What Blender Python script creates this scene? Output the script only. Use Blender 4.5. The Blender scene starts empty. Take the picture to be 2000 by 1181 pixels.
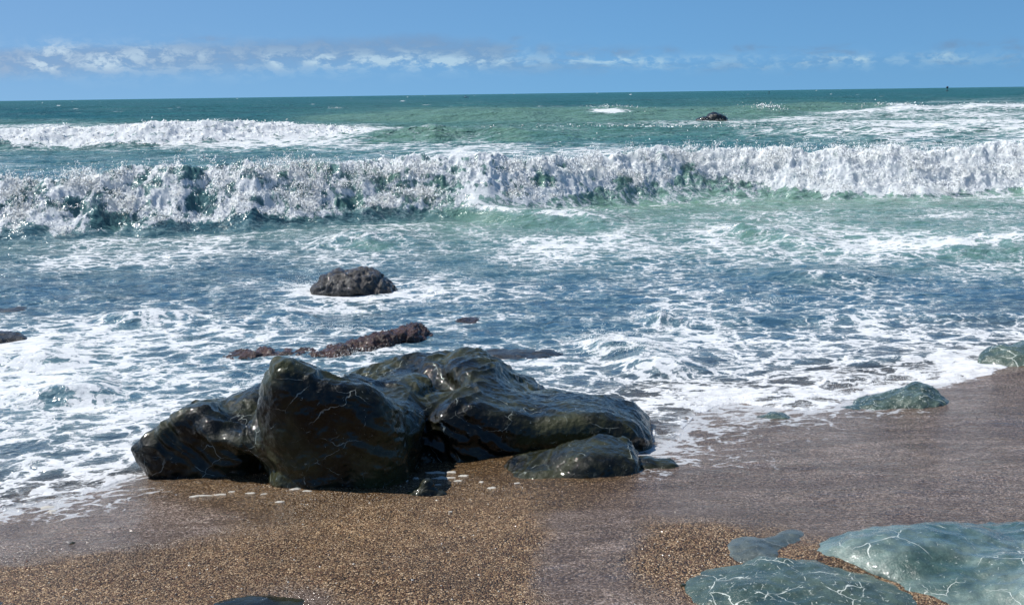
import bpy, math, random
import numpy as np
from mathutils import Matrix, Vector
random.seed(7); RNG = np.random.default_rng(11)
R = math.radians
C = bpy.context.scene.collection
SC = bpy.context.scene

# ------------------------------------------------------------------ camera
H = 1.95; PITCH = 10.75; ROLL = -0.80; F = 2144.0
cam = bpy.data.cameras.new('camera'); camo = bpy.data.objects.new('camera', cam); C.objects.link(camo)
cam.sensor_width = 36; cam.lens = 36 * F / 2000; cam.clip_start = .05; cam.clip_end = 30000
CM = Matrix.Rotation(R(90 - PITCH), 4, 'X') @ Matrix.Rotation(R(ROLL), 4, 'Z')
CM.translation = (0, 0, H); camo.matrix_world = CM
SC.camera = camo
CR = np.array(CM.to_3x3())

# ------------------------------------------------------------------ sun, sky, exposure
SUN_EL, SUN_AZ = 54.0, -74.0        # azimuth measured from the view direction, negative = to the left
sd = Vector((math.sin(R(SUN_AZ)) * math.cos(R(SUN_EL)), math.cos(R(SUN_AZ)) * math.cos(R(SUN_EL)), math.sin(R(SUN_EL))))
sl = bpy.data.lights.new('sun', 'SUN'); sl.energy = 4.9; sl.angle = R(.53); sl.color = (1, .96, .9)
so = bpy.data.objects.new('sun', sl); C.objects.link(so); so.rotation_euler = sd.to_track_quat('Z', 'Y').to_euler()
SC.view_settings.view_transform = 'Standard'; SC.view_settings.look = 'None'
SC.view_settings.exposure = 0.22; SC.view_settings.gamma = 1.0

class NT:
    """small node helper"""
    def __init__(s, tree): s.t = tree; s.n = tree.nodes; s.l = tree.links
    def new(s, typ, **kw):
        n = s.n.new(typ)
        for k, v in kw.items(): setattr(n, k, v)
        return n
    def put(s, sock, v):
        if isinstance(v, bpy.types.NodeSocket): s.l.new(v, sock)
        elif isinstance(v, (tuple, list)) and len(v) == 3 and sock.type == 'RGBA': sock.default_value = (*v, 1)
        else: sock.default_value = v
    def m(s, op, a, b=0.0, c=0.0, clamp=False):
        n = s.new('ShaderNodeMath', operation=op); n.use_clamp = clamp
        s.put(n.inputs[0], a); s.put(n.inputs[1], b); s.put(n.inputs[2], c); return n.outputs[0]
    def vm(s, op, a, b=(0, 0, 0)):
        n = s.new('ShaderNodeVectorMath', operation=op); s.put(n.inputs[0], a)
        if op == 'SCALE': s.put(n.inputs['Scale'], b)
        else: s.put(n.inputs[1], b)
        return n.outputs[0]
    def comb(s, x, y, z=0.0):
        n = s.new('ShaderNodeCombineXYZ'); s.put(n.inputs[0], x); s.put(n.inputs[1], y); s.put(n.inputs[2], z); return n.outputs[0]
    def sep(s, v):
        n = s.new('ShaderNodeSeparateXYZ'); s.put(n.inputs[0], v); return n.outputs
    def noise(s, v, scale, detail=3, rough=.55, dist=0.0, col=False):
        n = s.new('ShaderNodeTexNoise'); s.put(n.inputs['Vector'], v); s.put(n.inputs['Scale'], scale)
        n.inputs['Detail'].default_value = detail; n.inputs['Roughness'].default_value = rough; n.inputs['Distortion'].default_value = dist
        return n.outputs['Color' if col else 'Fac']
    def vor(s, v, scale, feature='F1', out='Distance', rnd=1.0):
        n = s.new('ShaderNodeTexVoronoi', feature=feature); s.put(n.inputs['Vector'], v); s.put(n.inputs['Scale'], scale)
        n.inputs['Randomness'].default_value = rnd; return n.outputs[out]
    def ss(s, x, a, b, o0=0.0, o1=1.0):
        n = s.new('ShaderNodeMapRange', interpolation_type='SMOOTHSTEP'); s.put(n.inputs[0], x)
        s.put(n.inputs[1], a); s.put(n.inputs[2], b); s.put(n.inputs[3], o0); s.put(n.inputs[4], o1); return n.outputs[0]
    def mr(s, x, a, b, o0=0.0, o1=1.0):
        n = s.new('ShaderNodeMapRange'); s.put(n.inputs[0], x)
        s.put(n.inputs[1], a); s.put(n.inputs[2], b); s.put(n.inputs[3], o0); s.put(n.inputs[4], o1); return n.outputs[0]
    def mix(s, f, a, b, mode='MIX'):
        n = s.new('ShaderNodeMix', data_type='RGBA', blend_type=mode)
        s.put(n.inputs[0], f); s.put(n.inputs[6], a); s.put(n.inputs[7], b); return n.outputs[2]
    def ramp(s, f, pts, interp='LINEAR'):
        n = s.new('ShaderNodeValToRGB'); s.put(n.inputs[0], f); cr = n.color_ramp; cr.interpolation = interp
        while len(cr.elements) < len(pts): cr.elements.new(.5)
        for e, (p, c) in zip(cr.elements, pts):
            e.position = p; e.color = (*c, 1) if isinstance(c, tuple) else (c, c, c, 1)
        return n.outputs[0]
    def attr(s, name):
        n = s.new('ShaderNodeAttribute'); n.attribute_name = name; return n.outputs['Fac']
    def bump(s, h, dist, strength=1.0, normal=None):
        n = s.new('ShaderNodeBump'); s.put(n.inputs['Height'], h); n.inputs['Distance'].default_value = dist
        s.put(n.inputs['Strength'], strength)
        if normal is not None: s.put(n.inputs['Normal'], normal)
        return n.outputs[0]

w = bpy.data.worlds.new('World'); SC.world = w; w.use_nodes = True; w.node_tree.nodes.clear()
W = NT(w.node_tree)
tc = W.new('ShaderNodeTexCoord').outputs['Generated']
dx, dy, dz = W.sep(tc)
ZK = W.m('MULTIPLY_ADD', W.m('MAXIMUM', dz, 0.0), .82, .17)      # the deep blue of higher sky kept near the horizon
sky = W.new('ShaderNodeTexSky', sky_type='NISHITA'); sky.sun_disc = False
sky.sun_elevation = R(SUN_EL); sky.sun_rotation = R(SUN_AZ); sky.air_density = 1.0; sky.dust_density = .3; sky.ozone_density = 2.5
W.put(sky.inputs[0], W.vm('NORMALIZE', W.comb(dx, dy, ZK)))
hl = W.m('SQRT', W.m('ADD', W.m('MULTIPLY', dx, dx), W.m('MULTIPLY', dy, dy)))
U = W.m('MULTIPLY_ADD', W.m('DIVIDE', dx, W.m('MAXIMUM', W.m('ABSOLUTE', dy), .05)), 21.44, 10.0)   # bearing, 20 units across the view
V = W.m('MULTIPLY', W.m('DIVIDE', dz, W.m('MAXIMUM', hl, .02)), 21.44)                              # elevation
UV = W.comb(U, V, 0.0)
wr = W.noise(W.vm('MULTIPLY', UV, (1.3, 3.0, 1)), 1.0, 4, .6, col=True)
UW = W.vm('ADD', UV, W.vm('MULTIPLY', W.vm('SUBTRACT', wr, (.5, .5, .5)), (.5, .24, 0)))
U2, V2, _ = W.sep(UW)
U01 = W.m('DIVIDE', U, 20.0, clamp=True)
n1 = W.noise(W.vm('MULTIPLY', UW, (.9, 3.6, 1)), 1.0, 6, .62)
n2 = W.noise(W.vm('ADD', W.vm('MULTIPLY', UW, (2.3, 5.0, 1)), (31, 7, 3)), 1.0, 7, .64)
dens = W.ramp(U01, [(0, .92), (.15, .98), (.30, .95), (.44, .92), (.5, .66), (.56, .55), (.64, .5), (.75, .50), (.92, .52), (1, .50)])
top = W.ramp(U01, [(0, .86), (.2, .95), (.43, 1.08), (.5, .9), (.56, .84), (.7, .82), (1, .76)])
env = W.m('MULTIPLY', W.ss(V2, W.m('SUBTRACT', top, .62), W.m('SUBTRACT', top, .22)), W.ss(V2, W.m('ADD', top, .12), W.m('SUBTRACT', top, .1)))
grey = W.m('MULTIPLY', W.ss(n1, W.m('SUBTRACT', 1.0, dens), W.m('SUBTRACT', 1.22, dens)), env)
blobs = None
for (bu, bv, ru, rv, a) in [(16.5, .50, 3.4, .12, .42), (2.5, .70, 2.6, .26, .5), (7.6, .68, 2.8, .22, .5), (12.0, .6, 2.2, .10, .4), (1.4, .88, .35, .12, .8), (.95, .62, .2, .1, .7), (1.25, .6, .2, .09, .7), (2.1, .64, .25, .08, .8), (2.55, .66, .3, .12, .9),
                            (3.2, .85, .35, .08, .6), (5.55, .66, .14, .1, .9), (5.75, .72, .12, .07, .6), (6.5, .67, .4, .09, .8), (7.45, .63, .4, .09, .8), (8.0, .66, .2, .09, .8),
                            (8.75, .6, .5, .1, 1), (9.5, .64, .2, .08, .5), (10.05, .6, .3, .06, .6), (11.4, .58, .3, .06, .4), (12.1, .6, .35, .06, .9), (12.8, .54, .2, .09, .6), (13.7, .56, .2, .07, .4),
                            (15.95, .52, .22, .06, .7), (16.55, .55, .28, .055, 1), (18.35, .56, .3, .07, .6), (4.1, .8, .4, .06, .3)]:
    qx = W.m('DIVIDE', W.m('SUBTRACT', U2, bu), ru); qy = W.m('DIVIDE', W.m('SUBTRACT', V2, bv), rv)
    r2 = W.m('ADD', W.m('MULTIPLY', qx, qx), W.m('MULTIPLY', qy, qy))
    g = W.m('MULTIPLY', W.m('POWER', 2.718, W.m('MULTIPLY', r2, -.9)), a)
    blobs = g if blobs is None else W.m('ADD', blobs, g)
white = W.m('MULTIPLY', W.m('MULTIPLY', blobs, W.ss(n2, .42, .60)), 1.0, clamp=True)
spots = None
for (bu, bv, ru, rv, a) in [(8.2, .98, .6, .1, .8), (9.3, .88, .4, .1, .7), (10.15, 1.0, .12, .06, .5), (10.7, .78, .2, .1, .8), (11.3, .72, .25, .06, .7), (12.1, .75, .45, .08, .8), (13.05, .77, .2, .05, .7),
                            (14.4, .78, .14, .06, .7), (14.65, .8, .1, .07, .7), (18.4, .74, .25, .07, .8), (18.9, .73, .2, .05, .7), (19.7, .69, .25, .04, .7), (4.3, 1.05, .5, .06, .6)]:
    qx = W.m('DIVIDE', W.m('SUBTRACT', U2, bu), ru); qy = W.m('DIVIDE', W.m('SUBTRACT', V2, bv), rv)
    g = W.m('MULTIPLY', W.m('POWER', 2.718, W.m('MULTIPLY', W.m('ADD', W.m('MULTIPLY', qx, qx), W.m('MULTIPLY', qy, qy)), -1.0)), a)
    spots = g if spots is None else W.m('ADD', spots, g)
grey2 = W.m('MAXIMUM', W.m('MULTIPLY', grey, W.m('MULTIPLY_ADD', W.ss(n2, .3, .7), .6, .6)), W.m('MULTIPLY', W.m('MULTIPLY', spots, W.ss(n2, .3, .55)), 1.1), clamp=True)
bank = W.m('MULTIPLY', W.ss(V2, .6, .5), W.mr(U01, .35, .9, .25, .6))
hs = W.new('ShaderNodeHueSaturation'); W.put(hs.inputs['Color'], sky.outputs[0]); hs.inputs['Saturation'].default_value = 1.0
c0 = W.mix(1.0, hs.outputs[0], W.mix(W.mr(dx, -.5, .1), (.66, .82, .92), (.60, .91, 1.08)), 'MULTIPLY')
c1 = W.mix(bank, c0, W.mix(1.0, c0, (.90, .92, .93), 'MULTIPLY'))
c2 = W.mix(grey2, c1, W.mix(1.0, c0, (1.06, .85, .80), 'MULTIPLY'))
c3 = W.mix(white, c2, W.mix(1.0, c0, (2.3, 1.5, 1.1), 'MULTIPLY'))
bg = W.new('ShaderNodeBackground'); W.put(bg.inputs[0], c3); bg.inputs[1].default_value = .098
W.l.new(bg.outputs[0], W.new('ShaderNodeOutputWorld').inputs[0])
w.cycles.sampling_method = 'MANUAL'; w.cycles.sample_map_resolution = 512

# ------------------------------------------------------------------ pixel <-> place
def ray(px, py):
    px = np.asarray(px, float); py = np.asarray(py, float)
    d = np.stack([(px - 1000) / F, -(py - 590.5) / F, -np.ones_like(px * py * 1.0)], -1)
    return d @ CR.T
def ground(px, py, z=0.0):
    d = ray(px, py); t = (z - H) / d[..., 2]; return np.array([0, 0, H]) + d * t[..., None]
def at(px, py, Y):
    d = ray(px, py); return np.array([0, 0, H]) + d * (Y / d[..., 1])[..., None]
def proj(P):
    q = (np.asarray(P, float) - np.array([0, 0, H])) @ CR
    dd = np.maximum(-q[..., 2], 1e-3)
    return 1000 + F * q[..., 0] / dd, 590.5 - F * q[..., 1] / dd
def depth(P): return float(-((np.asarray(P) - np.array([0, 0, H])) @ CR)[2])

# ------------------------------------------------------------------ noise
PERM = np.random.default_rng(5).permutation(256).astype(np.int32); PERM = np.concatenate([PERM, PERM, PERM])
G2 = np.stack([np.cos(np.arange(256) * 2.39996), np.sin(np.arange(256) * 2.39996)], -1).astype(np.float32)
_g = np.random.default_rng(6).normal(size=(256, 3)); G3 = (_g / np.linalg.norm(_g, axis=1, keepdims=True)).astype(np.float32)
def fade(t): return t * t * t * (t * (t * 6 - 15) + 10)
def per2(x, y):
    xi = np.floor(x); yi = np.floor(y); fx = (x - xi).astype(np.float32); fy = (y - yi).astype(np.float32)
    xi = xi.astype(np.int64) & 255; yi = yi.astype(np.int64) & 255
    u = fade(fx); v = fade(fy)
    def g(i, j):
        h = PERM[PERM[(xi + i) & 255] + ((yi + j) & 255)] & 255
        return G2[h, 0] * (fx - i) + G2[h, 1] * (fy - j)
    a = g(0, 0); b = g(1, 0); c = g(0, 1); d = g(1, 1)
    a = a + u * (b - a); c = c + u * (d - c); return (a + v * (c - a)) * 1.5
def per3(P):
    I = np.floor(P); f = (P - I).astype(np.float32); I = I.astype(np.int64) & 255; w_ = fade(f)
    def g(i, j, k):
        h = PERM[PERM[PERM[(I[..., 0] + i) & 255] + ((I[..., 1] + j) & 255)] + ((I[..., 2] + k) & 255)] & 255
        G = G3[h]; return G[..., 0] * (f[..., 0] - i) + G[..., 1] * (f[..., 1] - j) + G[..., 2] * (f[..., 2] - k)
    def L(a, b, t): return a + t * (b - a)
    x = w_[..., 0]; y = w_[..., 1]; z = w_[..., 2]
    return 1.4 * L(L(L(g(0, 0, 0), g(1, 0, 0), x), L(g(0, 1, 0), g(1, 1, 0), x), y), L(L(g(0, 0, 1), g(1, 0, 1), x), L(g(0, 1, 1), g(1, 1, 1), x), y), z)
def fbm2(x, y, o=4, r=.5):
    s = 0; a = 1
    for i in range(o): s = s + a * per2(x * 2**i + 13.7 * i, y * 2**i + 5.1 * i); a *= r
    return s
def fbm3(P, o=4, r=.5):
    s = 0; a = 1
    for i in range(o): s = s + a * per3(P * 2**i + 11.3 * i); a *= r
    return s
def sst(x, a, b):
    t = np.clip((x - a) / (b - a), 0, 1); return t * t * (3 - 2 * t)

def table(rows, px, py):
    """coverage chart: rows of digits, one digit per 100 px of bearing"""
    ys = np.array([r[0] for r in rows], float); T = np.array([[int(c) for c in r[1]] for r in rows], float) / 9
    cx = np.clip(px / 100, 0, 19.999); i = cx.astype(int); fx = cx - i; fx = fx * fx * (3 - 2 * fx)
    j = np.clip(np.searchsorted(ys, py) - 1, 0, len(ys) - 2); fy = np.clip((py - ys[j]) / (ys[j + 1] - ys[j]), 0, 1); fy = fy * fy * (3 - 2 * fy)
    return (T[j, i] * (1 - fx) + T[j, i + 1] * fx) * (1 - fy) + (T[j + 1, i] * (1 - fx) + T[j + 1, i + 1] * fx) * fy

# ------------------------------------------------------------------ objects
def tag(o, label=None, cat=None, group=None, kind=None):
    for k, v in (('label', label), ('category', cat), ('group', group), ('kind', kind)):
        if v: o[k] = v
    return o
def meshobj(name, V_, F_, mat, parent=None, smooth=True, attrs=None):
    me = bpy.data.meshes.new(name); V_ = np.asarray(V_, np.float32)
    F_ = np.asarray(F_, np.int32); n, k = F_.shape
    me.vertices.add(len(V_)); me.vertices.foreach_set('co', V_.ravel())
    me.loops.add(n * k); me.loops.foreach_set('vertex_index', F_.ravel())
    me.polygons.add(n); me.polygons.foreach_set('loop_start', np.arange(n, dtype=np.int32) * k)
    me.polygons.foreach_set('loop_total', np.full(n, k, np.int32))
    me.polygons.foreach_set('use_smooth', np.full(n, smooth, bool))
    me.update(calc_edges=True)
    for a, v in (attrs or {}).items():
        at_ = me.attributes.new(a, 'FLOAT', 'POINT'); at_.data.foreach_set('value', np.asarray(v, np.float32).ravel())
    if mat: me.materials.append(mat)
    o = bpy.data.objects.new(name, me); C.objects.link(o)
    if parent: o.parent = parent
    return o
def gridfaces(nr, nc):
    a = (np.arange(nr - 1)[:, None] * nc + np.arange(nc - 1)[None]).ravel()
    return np.stack([a, a + 1, a + nc + 1, a + nc], -1)

# ================================================================== MATERIALS
def newmat(name):
    m = bpy.data.materials.new(name); m.use_nodes = True; m.node_tree.nodes.clear(); t = NT(m.node_tree)
    out = t.new('ShaderNodeOutputMaterial'); return m, t, out
def prin(t, out, **kw):
    p = t.new('ShaderNodeBsdfPrincipled')
    for k, v in kw.items(): t.put(p.inputs[k.replace('_', ' ')], v)
    if out: t.l.new(p.outputs[0], out.inputs[0])
    return p

def sand_mat():
    m, t, out = newmat('coarse_wet_sand')
    pos = t.new('ShaderNodeNewGeometry').outputs['Position']
    film = t.attr('film'); brown = t.attr('brown')
    nb = t.noise(pos, 7, 5, .65)
    nb2 = t.noise(pos, 60, 3, .7)
    f = t.ss(t.m('ADD', film, t.m('ADD', t.m('MULTIPLY', t.m('SUBTRACT', nb, .5), .5), t.m('MULTIPLY', t.m('SUBTRACT', nb2, .5), .5))), .15, .85)
    p3 = t.vm('MULTIPLY', pos, (1, 1, 1))
    cell = t.new('ShaderNodeTexVoronoi'); t.put(cell.inputs['Vector'], p3); cell.inputs['Scale'].default_value = 155
    cr, cg, cb = t.sep(cell.outputs['Color']); cd = cell.outputs['Distance']
    cell2 = t.new('ShaderNodeTexVoronoi'); t.put(cell2.inputs['Vector'], p3); cell2.inputs['Scale'].default_value = 330
    dr, dg, db = t.sep(cell2.outputs['Color'])
    mixc = t.m('MULTIPLY_ADD', cr, .76, t.m('MULTIPLY', dr, .24))
    dry = t.ramp(mixc, [(0, (.006, .004, .003)), (.25, (.034, .021, .011)), (.45, (.115, .073, .038)), (.68, (.25, .170, .095)), (.86, (.47, .36, .24)), (1, (.85, .78, .66))])
    dry = t.mix(1.0, dry, (.93, .87, .78), 'MULTIPLY')
    dry = t.mix(t.m('MULTIPLY', t.ss(cg, .7, .95), .6), dry, (.13, .055, .03))
    big = t.noise(pos, 2.2, 4, .6)
    dry = t.mix(1.0, dry, t.ramp(big, [(.3, (.72, .68, .64)), (.7, (1.22, 1.18, 1.12))]), 'MULTIPLY')
    dry = t.mix(1.0, dry, t.ramp(t.noise(pos, 14, 4, .65), [(.3, .72), (.7, 1.25)]), 'MULTIPLY')
    wet = t.ramp(mixc, [(0, (.028, .019, .013)), (.4, (.098, .067, .045)), (.7, (.165, .118, .085)), (1, (.36, .29, .25))])
    amber = t.ramp(mixc, [(0, (.018, .010, .005)), (.45, (.055, .032, .014)), (.75, (.12, .07, .03)), (1, (.38, .27, .15))])
    sheen = t.noise(t.vm('MULTIPLY', pos, (.7, 2.3, 1)), 2.2, 6, .62, .8)
    wet = t.mix(1.0, wet, t.ramp(sheen, [(.3, (.62, .58, .54)), (.5, (1, 1, 1)), (.68, (1.45, 1.5, 1.6))]), 'MULTIPLY')  # streaky sheen of the water film painted into the wet colour
    wet = t.mix(brown, wet, amber)
    col = t.mix(f, dry, wet)
    gh = t.m('ADD', t.m('MULTIPLY', t.m('SUBTRACT', 1.0, t.m('MULTIPLY', cd, 1.3)), 1.0), t.m('MULTIPLY', cb, .6))
    rp = t.noise(t.vm('MULTIPLY', pos, (.55, 1.35, 1)), 42, 3, .6, .8)
    rp2 = t.noise(t.vm('MULTIPLY', pos, (.6, 1.2, 1)), 9, 3, .5, .5)
    h = t.m('ADD', t.m('MULTIPLY', gh, t.mr(f, 0, 1, 1.0, .22)), t.m('MULTIPLY', f, t.m('ADD', t.m('MULTIPLY', rp, 1.6), t.m('MULTIPLY', rp2, 3.0))))
    lc = t.attr('lace')
    q0 = t.vm('MULTIPLY', pos, (.7, 1, 0)); wv = t.noise(q0, 7, 4, .6, col=True); q2 = t.vm('ADD', q0, t.vm('SCALE', t.vm('SUBTRACT', wv, (.5, .5, .5)), .16))
    e1 = t.vor(q2, 8, 'DISTANCE_TO_EDGE'); e2 = t.vor(q2, 21, 'DISTANCE_TO_EDGE'); nn = t.noise(q2, 12, 5, .7)
    hh = t.m('ADD', t.m('MULTIPLY', t.m('SUBTRACT', 1.0, t.m('MULTIPLY', e1, 3.2), clamp=True), .45), t.m('ADD', t.m('MULTIPLY', t.m('SUBTRACT', 1.0, t.m('MULTIPLY', e2, 3.5), clamp=True), .25), t.m('MULTIPLY', t.m('SUBTRACT', nn, .2), .5)))
    th = t.mr(lc, 0, 1, 1.1, .38); lm = t.m('MULTIPLY', t.ss(hh, t.m('SUBTRACT', th, .05), t.m('ADD', th, .14)), .75)
    col = t.mix(lm, col, (.62, .64, .66))
    b = t.bump(h, .0055, 1.0)
    rough = t.mr(f, 0, 1, .42, .12)
    prin(t, out, Base_Color=col, Roughness=rough, Normal=b, IOR=1.38, Specular_IOR_Level=t.mr(f, 0, 1, .4, .75))
    return m

def foam_shader(t, fac_tr=.3, col=(.86, .88, .88), normal=None, up=0.0):
    if up > 0: normal = t.vm('NORMALIZE', t.vm('ADD', t.new('ShaderNodeNewGeometry').outputs['Normal'], (-.25 * up, -.1 * up, up)))
    d = t.new('ShaderNodeBsdfDiffuse'); t.put(d.inputs[0], col)
    tr = t.new('ShaderNodeBsdfTranslucent'); t.put(tr.inputs[0], col)
    if normal is not None: t.put(d.inputs['Normal'], normal); t.put(tr.inputs['Normal'], normal)
    mx = t.new('ShaderNodeMixShader'); mx.inputs[0].default_value = fac_tr
    t.l.new(d.outputs[0], mx.inputs[1]); t.l.new(tr.outputs[0], mx.inputs[2])
    return mx

def water_mat():
    m, t, out = newmat('sea_water')
    pos = t.new('ShaderNodeNewGeometry').outputs['Position']
    cov = t.attr('foam'); tint = t.attr('tint'); dep = t.attr('depth'); far = t.attr('far')
    X, Y, Z = t.sep(pos); P = t.comb(X, Y, 0.0)
    # --- lacy foam, near scale and far scale
    def lace(sc, sx, seed):
        q = t.vm('ADD', t.vm('MULTIPLY', P, (sx, 1, 1)), (seed, seed * .7, 0))
        wv = t.noise(q, 2.2 * sc, 4, .6, col=True)
        q2 = t.vm('ADD', q, t.vm('SCALE', t.vm('SUBTRACT', wv, (.5, .5, .5)), .85 / sc))
        e = t.vor(q2, 2.0 * sc, 'DISTANCE_TO_EDGE'); e2 = t.vor(q2, 5.2 * sc, 'DISTANCE_TO_EDGE')
        n = t.noise(q2, 3.0 * sc, 6, .68)
        a = t.m('SUBTRACT', 1.0, t.m('MULTIPLY', e, 2.6), clamp=True)
        b_ = t.m('SUBTRACT', 1.0, t.m('MULTIPLY', e2, 3.2), clamp=True)
        return t.m('ADD', t.m('MULTIPLY', t.m('POWER', a, 1.6), .50), t.m('ADD', t.m('MULTIPLY', t.m('POWER', b_, 1.5), .26), t.m('MULTIPLY', t.m('SUBTRACT', n, .2), .52)))
    l1 = lace(2.1, .85, 3.0); l2 = lace(.62, .7, 9.0)
    hh = t.m('ADD', t.m('MULTIPLY', l1, t.m('SUBTRACT', 1.0, far)), t.m('MULTIPLY', l2, far))
    thr = t.mr(cov, 0, 1, 1.10, .25)
    fm = t.ss(hh, t.m('SUBTRACT', thr, .10), t.m('ADD', thr, .12))
    soft = t.ss(hh, t.m('SUBTRACT', thr, .45), t.m('ADD', thr, .1))      # aerated, milky water round the foam
    # --- water body
    blue = t.mix(far, (.030, .080, .125), (.003, .085, .098))
    blue = t.mix(1.0, blue, t.mix(far, (1, 1, 1), t.ramp(t.noise(t.vm('MULTIPLY', P, (.05, .16, 1)), 1.0, 5, .65), [(.32, (.55, .62, .68)), (.68, (1.6, 1.4, 1.3))])), 'MULTIPLY')
    body = t.mix(tint, blue, (.12, .23, .175))  # tint: green water, and sunlight through wave faces painted into the colour
    body = t.mix(t.m('MULTIPLY', soft, t.mr(far, 0, 1, .46, .5)), body, (.30, .42, .43))
    shal = t.ss(dep, .0, .22)
    body = t.mix(shal, t.mix(.4, body, (.085, .065, .062)), body)
    q = t.vm('MULTIPLY', P, (.6, 1, 1))
    b1 = t.noise(q, 9, 4, .6, .6); b2 = t.noise(q, 2.6, 4, .6, .5); b3 = t.noise(q, .55, 5, .65, .3); b4 = t.noise(q, 34, 2, .5, .3)
    nrm = t.bump(b3, 1.8, t.m('MULTIPLY', far, 1.0))
    nrm = t.bump(b2, .16, t.mr(far, 0, 1, .75, .9), nrm)
    nrm = t.bump(b1, .035, .8, nrm)
    nrm = t.bump(b4, .006, t.mr(far, 0, 1, .8, .0), nrm)
    wat = prin(t, None, Base_Color=body, Roughness=t.mr(far, 0, 1, .07, .3), IOR=t.mr(far, .4, 1, 1.33, 1.17), Normal=nrm, Specular_IOR_Level=t.mr(far, 0, 1, .5, .12))
    t.put(wat.inputs['Alpha'], t.m('MULTIPLY', t.ss(dep, -.002, .05), 1.0))
    fn = t.noise(q, 26, 4, .7); fb = t.m('ADD', t.m('MULTIPLY', fn, .5), fm)
    fnr = t.bump(fb, .03, .7)
    fs = foam_shader(t, .22, (.86, .88, .90), fnr)
    mx = t.new('ShaderNodeMixShader'); t.put(mx.inputs[0], t.m('MULTIPLY', fm, t.m('MULTIPLY_ADD', t.ss(t.noise(q, 14, 4, .7), .3, .65), .32, .62)))
    t.l.new(wat.outputs[0], mx.inputs[1]); t.l.new(fs.outputs[0], mx.inputs[2]); t.l.new(mx.outputs[0], out.inputs[0])
    return m

def spray_mat(name='spray_white', col=(.89, .94, .97), tr=.12, up=3.5):
    m, t, out = newmat(name); fs = foam_shader(t, tr, col, None, up)
    g = t.new('ShaderNodeBsdfGlossy'); g.inputs['Roughness'].default_value = .25
    mx = t.new('ShaderNodeMixShader'); mx.inputs[0].default_value = .0
    t.l.new(fs.outputs[0], mx.inputs[1]); t.l.new(g.outputs[0], mx.inputs[2]); t.l.new(mx.outputs[0], out.inputs[0]); return m

def rock_mat(name, dark, light, vein=(.6, .62, .58), veins=.5, rough=.22, bump=.004, bscale=28, spk=.0, spot=(.5, .47, .4), coat=.5, vscale=3.2, rnd=0.0, spec=.4, warp=.2, thin=1.0, vsel=0.0, cb=.0026):
    m, t, out = newmat(name)
    pos = t.vm('ADD', t.new('ShaderNodeNewGeometry').outputs['Position'], (rnd, rnd * 2, rnd))
    n1 = t.noise(pos, 2.6, 5, .6, .6); n2 = t.noise(pos, 16, 5, .65)
    col = t.mix(t.ss(n1, .35, .68), dark, light)
    col = t.mix(1.0, col, t.ramp(n2, [(.25, .6), (.75, 1.5)]), 'MULTIPLY')
    wv = t.noise(pos, 3.5, 4, .55, col=True)
    q = t.vm('ADD', pos, t.vm('SCALE', t.vm('SUBTRACT', wv, (.5, .5, .5)), warp))
    v = None
    for sc, wd, sel in ((vscale, .013, .50), (vscale * 2.4, .018, .60), (vscale * 6.5, .05, .60)):
        qs = t.vm('MULTIPLY', q, (1, .7, 1.8))
        e = t.vor(qs, sc, 'DISTANCE_TO_EDGE')
        msk = t.ss(t.noise(pos, sc * 1.3, 3, .6), sel - .05 + vsel, sel + .06 + vsel)
        wn = t.m('MULTIPLY', t.m('POWER', t.noise(pos, sc * 3, 4, .7), 2.5), wd * 5.5 * thin)
        ln = t.m('MULTIPLY', t.ss(e, wn, t.m('MULTIPLY', wn, .35)), msk)
        v = ln if v is None else t.m('MAXIMUM', v, ln)
    col = t.mix(t.m('MULTIPLY', v, veins), col, vein)
    if spk > 0:
        s_ = t.vor(pos, 70); s2 = t.noise(pos, 9, 3)
        col = t.mix(t.m('MULTIPLY', t.m('MULTIPLY', t.ss(s_, .34, .2), t.ss(s2, .42, .6)), spk), col, spot)
    h = t.m('ADD', t.m('MULTIPLY', t.noise(pos, bscale, 5, .65), 1.0), t.m('MULTIPLY', t.noise(pos, bscale * 4.5, 3, .6), .35))
    b = t.bump(h, bump * 3.2, .8)
    b2 = t.bump(t.noise(pos, 60 if cb < .005 else 34, 3, .6), cb, .85)
    prin(t, out, Base_Color=col, Roughness=t.mr(n2, .3, .7, rough * .8, rough * 1.5), Normal=b, IOR=1.45, Specular_IOR_Level=spec, Coat_Weight=coat, Coat_Roughness=.035, Coat_IOR=1.40, Coat_Normal=b2)
    return m

def plain(name, col, rough=.5):
    m, t, out = newmat(name); pos = t.new('ShaderNodeNewGeometry').outputs['Position']
    c = t.mix(1.0, col, t.ramp(t.noise(pos, 6, 3), [(.3, .8), (.7, 1.15)]), 'MULTIPLY')
    prin(t, out, Base_Color=c, Roughness=rough); return m

# ================================================================== BEACH
SLOPE = .07
def sandbase(x, y):
    d = 6.45 + .45 * np.clip(x, -12, 12) - y
    z = np.where(d > 0, SLOPE * d, .10 * d)
    return np.maximum(np.minimum(z, 1.6), -1.6)
def sandhit(px, py):
    z = 0.0
    for _ in range(6): P = ground(px, py, z); z = sandbase(P[..., 0], P[..., 1])
    return ground(px, py, z)
SHORE = [(-300, 1090), (0, 1000), (70, 985), (150, 972), (230, 945), (290, 925), (420, 905), (700, 850), (1000, 800), (1150, 800), (1270, 872), (1318, 862), (1345, 832), (1372, 806), (1405, 789), (1450, 784), (1530, 800), (1600, 800), (1680, 776),
         (1760, 765), (1850, 752), (1940, 742), (2000, 712), (2300, 690)]
_s = np.array([sandhit(float(a), float(b)) for a, b in SHORE]); _o = np.argsort(_s[:, 0]); SX, SY = _s[_o, 0], _s[_o, 1]
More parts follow.
